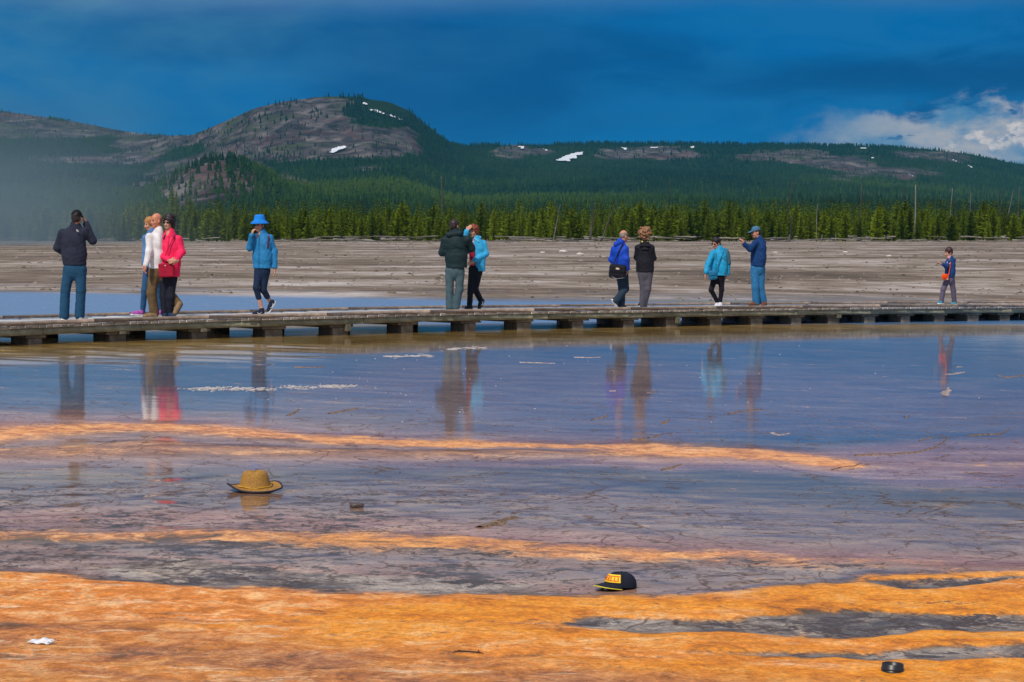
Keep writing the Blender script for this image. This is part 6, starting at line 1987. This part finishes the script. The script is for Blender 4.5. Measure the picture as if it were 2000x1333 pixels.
b = p.thing('messenger_bag', 'bulky black shoulder bag with a cream patch hanging on the blue jacketed man', 'bag')
bkm = cloth((0.006, 0.007, 0.014), 'black_nylon', 0.6)
so_ = Solid(); so_.box(J(1205, 529, -.24), (.175, .075, .145), Matrix.Rotation(.10, 4, 'Y'), .06, .01); so_.box(J(1205.5, 524, -.30), (.150, .030, .075), Matrix.Rotation(.10, 4, 'Y'), .025, .02)
so_.build('bag_body', bkm, b, .011, .008, 4)
bm = box_bm(.070, .006, .036, .002); bmesh.ops.transform(bm, matrix=Matrix.Translation(Vector(J(1204.5, 523.5, -.336))) @ Matrix.Rotation(.1, 4, 'Y'), verts=list(bm.verts)); bm_obj('patch', bm, cloth((0.62, 0.50, 0.32), 'cream_patch'), b)
p.strap([J(1219, 477, -.02), J(1215, 477, -.14), J(1207, 491, -.17), J(1200, 508, -.17), J(1196, 519, -.19)], .013, bkm, 'strap', b)
p.strap([J(1191, 538, -.30), J(1203, 543, -.315), J(1218, 541, -.30)], .005, cloth((0.3, 0.3, 0.32), 'grey_trim'), 'trim', b)
# 9 --- curly haired woman
p = Person('woman with big curly brown hair, black jacket and grey trousers seen from behind', 1259, 603, 0.95, (0.50, 0.26, 0.18))
J = p.J
p.head(1259, 457.5, 0, 176, 0, 0.95)
p.torso(J(1260, 528), J(1259, 496), J(1259, 472), J(1245.5, 482), J(1272, 482), 176, .125, .13)
p.arm('L', J(1243, 503, .05), J(1252, 505, .22)); p.arm('R', J(1277, 505, .05), J(1267, 507, .22))
p.hand(J(1252, 505, .22), (1, .2, 0), (0, -1, 0), .5, 1); p.hand(J(1267, 507, .22), (-1, .2, 0), (0, -1, 0), .5, 1)
p.leg('L', J(1253.5, 534), J(1256, 565), J(1254, 595)); p.leg('R', J(1267, 534), J(1265.5, 565, -.03), J(1259, 595, .06))
sm = cloth((0.030, 0.022, 0.022), 'dark_shoe2')
p.foot('L', J(1247.5, 599.5, -.03), J(1261, 604), sm, SOLE_W, 1, .24); p.foot('R', J(1256, 603, .06), J(1264, 603), sm, SOLE_D, 1, .24)
p.finish()
bk = cloth((0.008, 0.009, 0.016), 'black_shell', 0.75)
p.jacket(bk, J(1260, 531), hw=.205, cw=.160, ar=.056, wr=.048, seed=17, wrinkle=.012, collar=.062)
h_ = Solid(); h_.cap(J(1251, 480, -.09), J(1267, 480, -.09), .032, .032, .03); h_.cap(J(1254, 487, -.11), J(1264, 487, -.11), .026, .026, .03); h_.build('hood', bk, p.o, .010, .006, 3)
so_ = Solid(); so_.cap(J(1255, 472.5, -.03), J(1263, 472.5, -.03), .034, .034, .01); so_.cut(J(1259, 470.8), (0, 0, 1)); so_.build('yellow_collar', cloth((0.72, 0.60, 0.10), 'yellow_collar'), p.o, .008)
p.trousers(cloth((0.085, 0.080, 0.105), 'grey_slacks'), J(1260, 524), r=(.094, .068, .066, .06), seed=18, wrinkle=.010, pw=.165)
p.hair((0.26, 0.125, 0.060), 'curly', 9, 0.93)
# 10 --- woman in turquoise jacket
p = Person('woman in turquoise and grey jacket and sunglasses looking down, black leggings', 1403, 604, 0.75, (0.55, 0.28, 0.20))
J = p.J
p.head(1398, 478, 0, -48, 14, 0.95)
p.torso(J(1402, 540), J(1404, 506), J(1404, 489), J(1391, 496, -.05), J(1417, 496, .04), -30, .125, .13)
p.arm('L', J(1382, 517, -.10), J(1377.5, 534, -.18)); p.arm('R', J(1421.5, 518, .05), J(1420.5, 537, .02))
p.hand(J(1377, 535.5, -.18), (-.25, -.1, -1), (1, 0, 0), .25, -1); p.hand(J(1420, 538, .02), (-.25, 0, -1), (-1, 0, 0), .6, 1)
p.leg('L', J(1396, 545), J(1388, 569, -.10), J(1402.5, 594, .02)); p.leg('R', J(1408.5, 545), J(1409, 569, -.03), J(1406.5, 594, .0))
sm = cloth((0.66, 0.66, 0.72), 'white_sneaker')
p.foot('L', J(1405, 600, .10), J(1396.5, 603), sm, SOLE_W, -1, .24); p.foot('R', J(1408.5, 604), J(1397.5, 604.5), sm, SOLE_D, -1, .24)
p.finish()
tq_ = cloth((0.010, 0.30, 0.56), 'turquoise_shell', 0.6); gy_ = cloth((0.045, 0.13, 0.19), 'slate_panel', 0.6)
p.jacket(tq_, J(1403, 541), hw=.205, cw=.175, ar=.064, wr=.052, seed=19, wrinkle=.014, collar=.078)
h_ = Solid(); h_.cap(J(1408, 491, .06), J(1418, 492, .06), .050, .052, .03); h_.build('hood', cloth((0.012, 0.22, 0.40), 'hood_blue', 0.6), p.o, .010, .006, 3)
so_ = Solid(); so_.cap(J(1418, 496, .02), J(1422, 516, .035), .070, .068, .02); so_.cap(J(1413, 507, -.10), J(1413, 536, -.11), .028, .034, .02); so_.build('side_panel', gy_, p.o, .010, .008, 6)
p.strap([J(1397, 494, -.13), J(1396, 515, -.165), J(1396, 540, -.160)], .0035, gy_, 'zip')
p.trousers(cloth((0.006, 0.006, 0.012), 'black_leggings'), J(1402, 535), r=(.082, .056, .046, .045), seed=20, wrinkle=.005, pw=.145)
p.hair((0.010, 0.006, 0.008), 'full', 10, 0.90)
p.sunglasses()
b = p.thing('crossbody_bag', 'small blue crossbody bag hanging before the turquoise jacket', 'bag')
bb_ = cloth((0.010, 0.155, 0.32), 'blue_bag', 0.6)
so_ = Solid(); so_.box(J(1390, 539.5, -.23), (.092, .045, .100), Matrix.Rotation(-.15, 4, 'Y'), .04, .01); so_.box(J(1390, 536, -.27), (.080, .022, .05), Matrix.Rotation(-.15, 4, 'Y'), .02, .02); so_.build('bag_body', bb_, b, .010, .006, 3)
p.strap([J(1414, 489.5, .0), J(1411, 496, -.12), J(1403, 513, -.175), J(1396, 531, -.20)], .010, bb_, 'strap', b)
# 11 --- man with phone
p = Person('man in faded blue cap, navy sweater and jeans raising a phone', 1480, 598.5, 1.35, (0.56, 0.27, 0.18))
J = p.J
p.head(1475.5, 454, 0, -72, 12, 1.0)
p.torso(J(1480, 520), J(1482, 486), J(1483, 466), J(1473, 473, -.14), J(1491, 472, .14), -62, .15)
p.arm('L', J(1462, 486, -.20), J(1451, 476, -.24)); p.arm('R', J(1472, 489, .02), J(1453.5, 479, -.12))
p.hand(J(1450.5, 475.5, -.24), (-.55, -.1, 1), (-.8, .5, -.2), .55, 1); p.hand(J(1453, 478, -.12), (-.5, -.4, 1), (-.6, -.6, -.2), .7, -1)
p.leg('L', J(1474, 524), J(1474.5, 560, -.05), J(1477, 590)); p.leg('R', J(1486, 524), J(1486, 560, .03), J(1491.5, 587, .08))
sm = cloth((0.15, 0.050, 0.024), 'brown_leather', 0.5)
p.foot('L', J(1482, 597.5), J(1461, 597), sm, SOLE_D, -1, .27, 1.05); p.foot('R', J(1496, 596, .08), J(1487, 598.5), sm, SOLE_D, -1, .27, 1.05)
p.finish()
nsw = cloth((0.005, 0.040, 0.150), 'navy_sweater')
p.jacket(nsw, J(1480, 519), hw=.200, cw=.195, ar=.066, wr=.050, seed=21, wrinkle=.012, collar=.066, name='sweater', flat=.80)
p.trousers(cloth((0.024, 0.150, 0.330), 'mid_blue_jeans'), J(1480.5, 514), r=(.104, .088, .088, .085), seed=22, wrinkle=.013, pw=.170)
p.hair((0.02, 0.014, 0.012), 'short', 11, 0.96)
p.cap_hat(cloth((0.055, 0.15, 0.25), 'faded_blue_cap'))
ph = empty('phone', (p.X, p.Y, p.Z))
tag(ph, 'small black phone held up by the man in the navy sweater', 'phone')
M_ = Matrix.Translation(Vector(J(1446.2, 466.5, -.22))) @ Matrix.Rotation(math.radians(75), 4, 'Z') @ Matrix.Rotation(.15, 4, 'X')
bm = box_bm(.072, .010, .145, .004); bmesh.ops.transform(bm, matrix=M_, verts=list(bm.verts)); bm_obj('phone_case', bm, MAT_BLACK, ph)
bm = box_bm(.064, .002, .130, 0); bmesh.ops.transform(bm, matrix=M_ @ Matrix.Translation((0, .0065, 0)), verts=list(bm.verts)); bm_obj('screen', bm, LENS, ph)
# 12 --- child in blue
p = Person('child in blue sweatshirt and grey trousers stepping left with arms held forward', 1852, 595.0, 0.95, (0.56, 0.28, 0.19))
J = p.J
p.head(1852, 491.5, 0, -68, 12, 0.90)
p.torso(J(1854.5, 539), J(1856, 517), J(1856, 502), J(1849, 508, -.09), J(1862, 507, .09), -58, .105, .11)
p.arm('L', J(1845, 519, -.16), J(1837, 514, -.22)); p.arm('R', J(1852, 520.5, -.02), J(1840, 515, -.12))
p.hand(J(1836.5, 513.7, -.22), (-1, -.05, .15), (0, .3, 1), .6, 1, .85); p.hand(J(1839, 514.5, -.12), (-1, -.3, .12), (0, -.3, 1), .6, -1, .85)
p.leg('L', J(1850, 544), J(1841.5, 563, -.05), J(1838.5, 587, -.03)); p.leg('R', J(1858.5, 544), J(1863, 566, .04), J(1865.5, 588, .08))
sm = cloth((0.028, 0.25, 0.38), 'teal_sneaker')
p.foot('L', J(1843, 592.5), J(1829, 592), sm, SOLE_W, -1, .21, .9); p.foot('R', J(1868, 595, .08), J(1855.5, 595.5), sm, SOLE_W, -1, .21, .9)
p.finish()
p.jacket(cloth((0.008, 0.050, 0.175), 'blue_sweatshirt'), J(1855, 540), hw=.135, cw=.130, ar=.050, wr=.040, seed=23, wrinkle=.010, collar=.058, name='sweatshirt', flat=.80, shl=.055)
so_ = Solid(); so_.cap(J(1852, 501, -.04), J(1859, 500, .02), .042, .042, .02); so_.cut(J(1855, 498.5), (0, 0, 1)); so_.sub(p.H(0, -.02, -.05), (.058, .08, .08), p.HM)
so_.build('pink_collar', cloth((0.62, 0.36, 0.40), 'pink_collar'), p.o, .008)
so_ = Solid(); so_.cap(J(1861, 504, .07), J(1864, 506, .02), .042, .04, .02); so_.build('hood', cloth((0.008, 0.050, 0.175), 'blue_sweatshirt'), p.o, .009)
for i, (dx, hh_) in enumerate([(0, 5), (3.2, 4.4), (4.6, 4.4), (7.4, 4.6)]):      # blocky chest letters, too small to read
    q0 = J(1846.8 + dx * .9, 509.0 + i * .25, -.150 + .004 * i); q1 = J(1846.8 + dx * .9, 509.0 + hh_, -.158 + .004 * i)
    p.strap([q0, q1], .0075, cloth((0.75, 0.16, 0.22) if i % 2 else (0.62, 0.50, 0.60), 'letter'), 'letter')
p.trousers(cloth((0.105, 0.088, 0.135), 'grey_sweatpants'), J(1854.5, 537), r=(.080, .064, .060, .058), seed=24, wrinkle=.009, pw=.118)
p.hair((0.040, 0.012, 0.010), 'short', 12, 1.10)
b = p.thing('belt_bag', 'small bright orange bag hanging at the hip of the child in blue', 'bag')
om_ = cloth((0.85, 0.085, 0.006), 'orange_nylon', 0.5)
so_ = Solid(); so_.box(J(1842.5, 538.5, -.20), (.080, .035, .070), Matrix.Rotation(.12, 4, 'Y'), .03, .01); so_.box(J(1841, 537, -.235), (.05, .02, .045), Matrix.Rotation(.1, 4, 'Y'), .018, .02); so_.build('bag_body', om_, b, .009, .006, 3)
bm = box_bm(.042, .006, .028, .002); bmesh.ops.transform(bm, matrix=Matrix.Translation(Vector(J(1846, 543, -.24))), verts=list(bm.verts)); bm_obj('patch', bm, cloth((0.42, 0.36, 0.38), 'grey_patch'), b)
p.strap([J(1852, 504, -.10), J(1852.5, 518, -.17), J(1850, 533, -.17), J(1847, 536, -.19)], .010, om_, 'strap', b)
dv = empty('handheld_device', (p.X, p.Y, p.Z)); tag(dv, 'small dark device held in both hands by the child in blue', 'device')
M_ = Matrix.Translation(Vector(J(1831, 512.3, -.19))) @ Matrix.Rotation(math.radians(-10), 4, 'Y')
bm = box_bm(.11, .065, .012, .004); bmesh.ops.transform(bm, matrix=M_, verts=list(bm.verts)); bm_obj('device_case', bm, MAT_BLACK, dv)
bm = box_bm(.096, .054, .002, 0); bmesh.ops.transform(bm, matrix=M_ @ Matrix.Translation((0, 0, .0075)), verts=list(bm.verts)); bm_obj('screen', bm, LENS, dv)
# ------------------------------------------------------------------ air
def air_box(name, lo, hi, dens, colr, aniso=0.3):
    bm = box_bm(hi[0] - lo[0], hi[1] - lo[1], hi[2] - lo[2])
    m = bpy.data.materials.new(name)
    m.use_nodes = True
    nt = m.node_tree
    nt.nodes.clear()
    out = nt.nodes.new('ShaderNodeOutputMaterial')
    v = nt.nodes.new('ShaderNodeVolumePrincipled')
    v.inputs['Color'].default_value = (*colr, 1)
    v.inputs['Density'].default_value = dens
    v.inputs['Anisotropy'].default_value = aniso
    nt.links.new(v.outputs[0], out.inputs['Volume'])
    o = bm_obj(name, bm, m)
    o.location = [(a + b) / 2 for a, b in zip(lo, hi)]
    return o, m
hz_o, hz_m = air_box('haze', (-6500, -70, -14), (6500, 7700, 360), 4.2e-5, (0.06, 0.44, 0.70), 0.0)
tag(hz_o, 'thin blue air between the plain and the hills', kind='stuff')

# drifting steam at the left, before the trees
st_o, st_m = air_box('steam', (-128, 240, -0.8), (-34, 425, 34), 0.0, (0.42, 0.58, 0.68), 0.2)
t = NT(st_m.node_tree)
v = [n for n in st_m.node_tree.nodes if n.type == 'PRINCIPLED_VOLUME'][0]
P = t.n('ShaderNodeNewGeometry').outputs['Position']
sp_ = t.n('ShaderNodeSeparateXYZ', {0: P})
ang = t.math('DIVIDE', sp_.outputs[0], sp_.outputs[1])
wisp = t.noise(t.mapping(P, scale=(0.030, 0.012, 0.05)), 1.0, 4, 0.6, 0.8)
side_f = t.ss(t.math('ADD', sp_.outputs[0], t.math('MULTIPLY', t.math('SUBTRACT', wisp, 0.5), 46.0)), -46.0, -92.0)
top_f = t.ss(t.math('ADD', sp_.outputs[2], t.math('MULTIPLY', t.math('SUBTRACT', wisp, 0.5), 14.0)), 25.0, 3.0)
depf = t.math('MULTIPLY', t.ss(sp_.outputs[1], 242.0, 300.0), t.ss(sp_.outputs[1], 423.0, 360.0))
den = t.math('MULTIPLY', t.math('MULTIPLY', side_f, top_f), t.math('MULTIPLY', depf, t.ss(wisp, 0.25, 0.75, 0.5, 1.5)))
t.link(t.math('MULTIPLY', den, 0.0130), v.inputs['Density'])
tag(st_o, 'pale blue steam drifting before the left end of the treeline', kind='stuff')
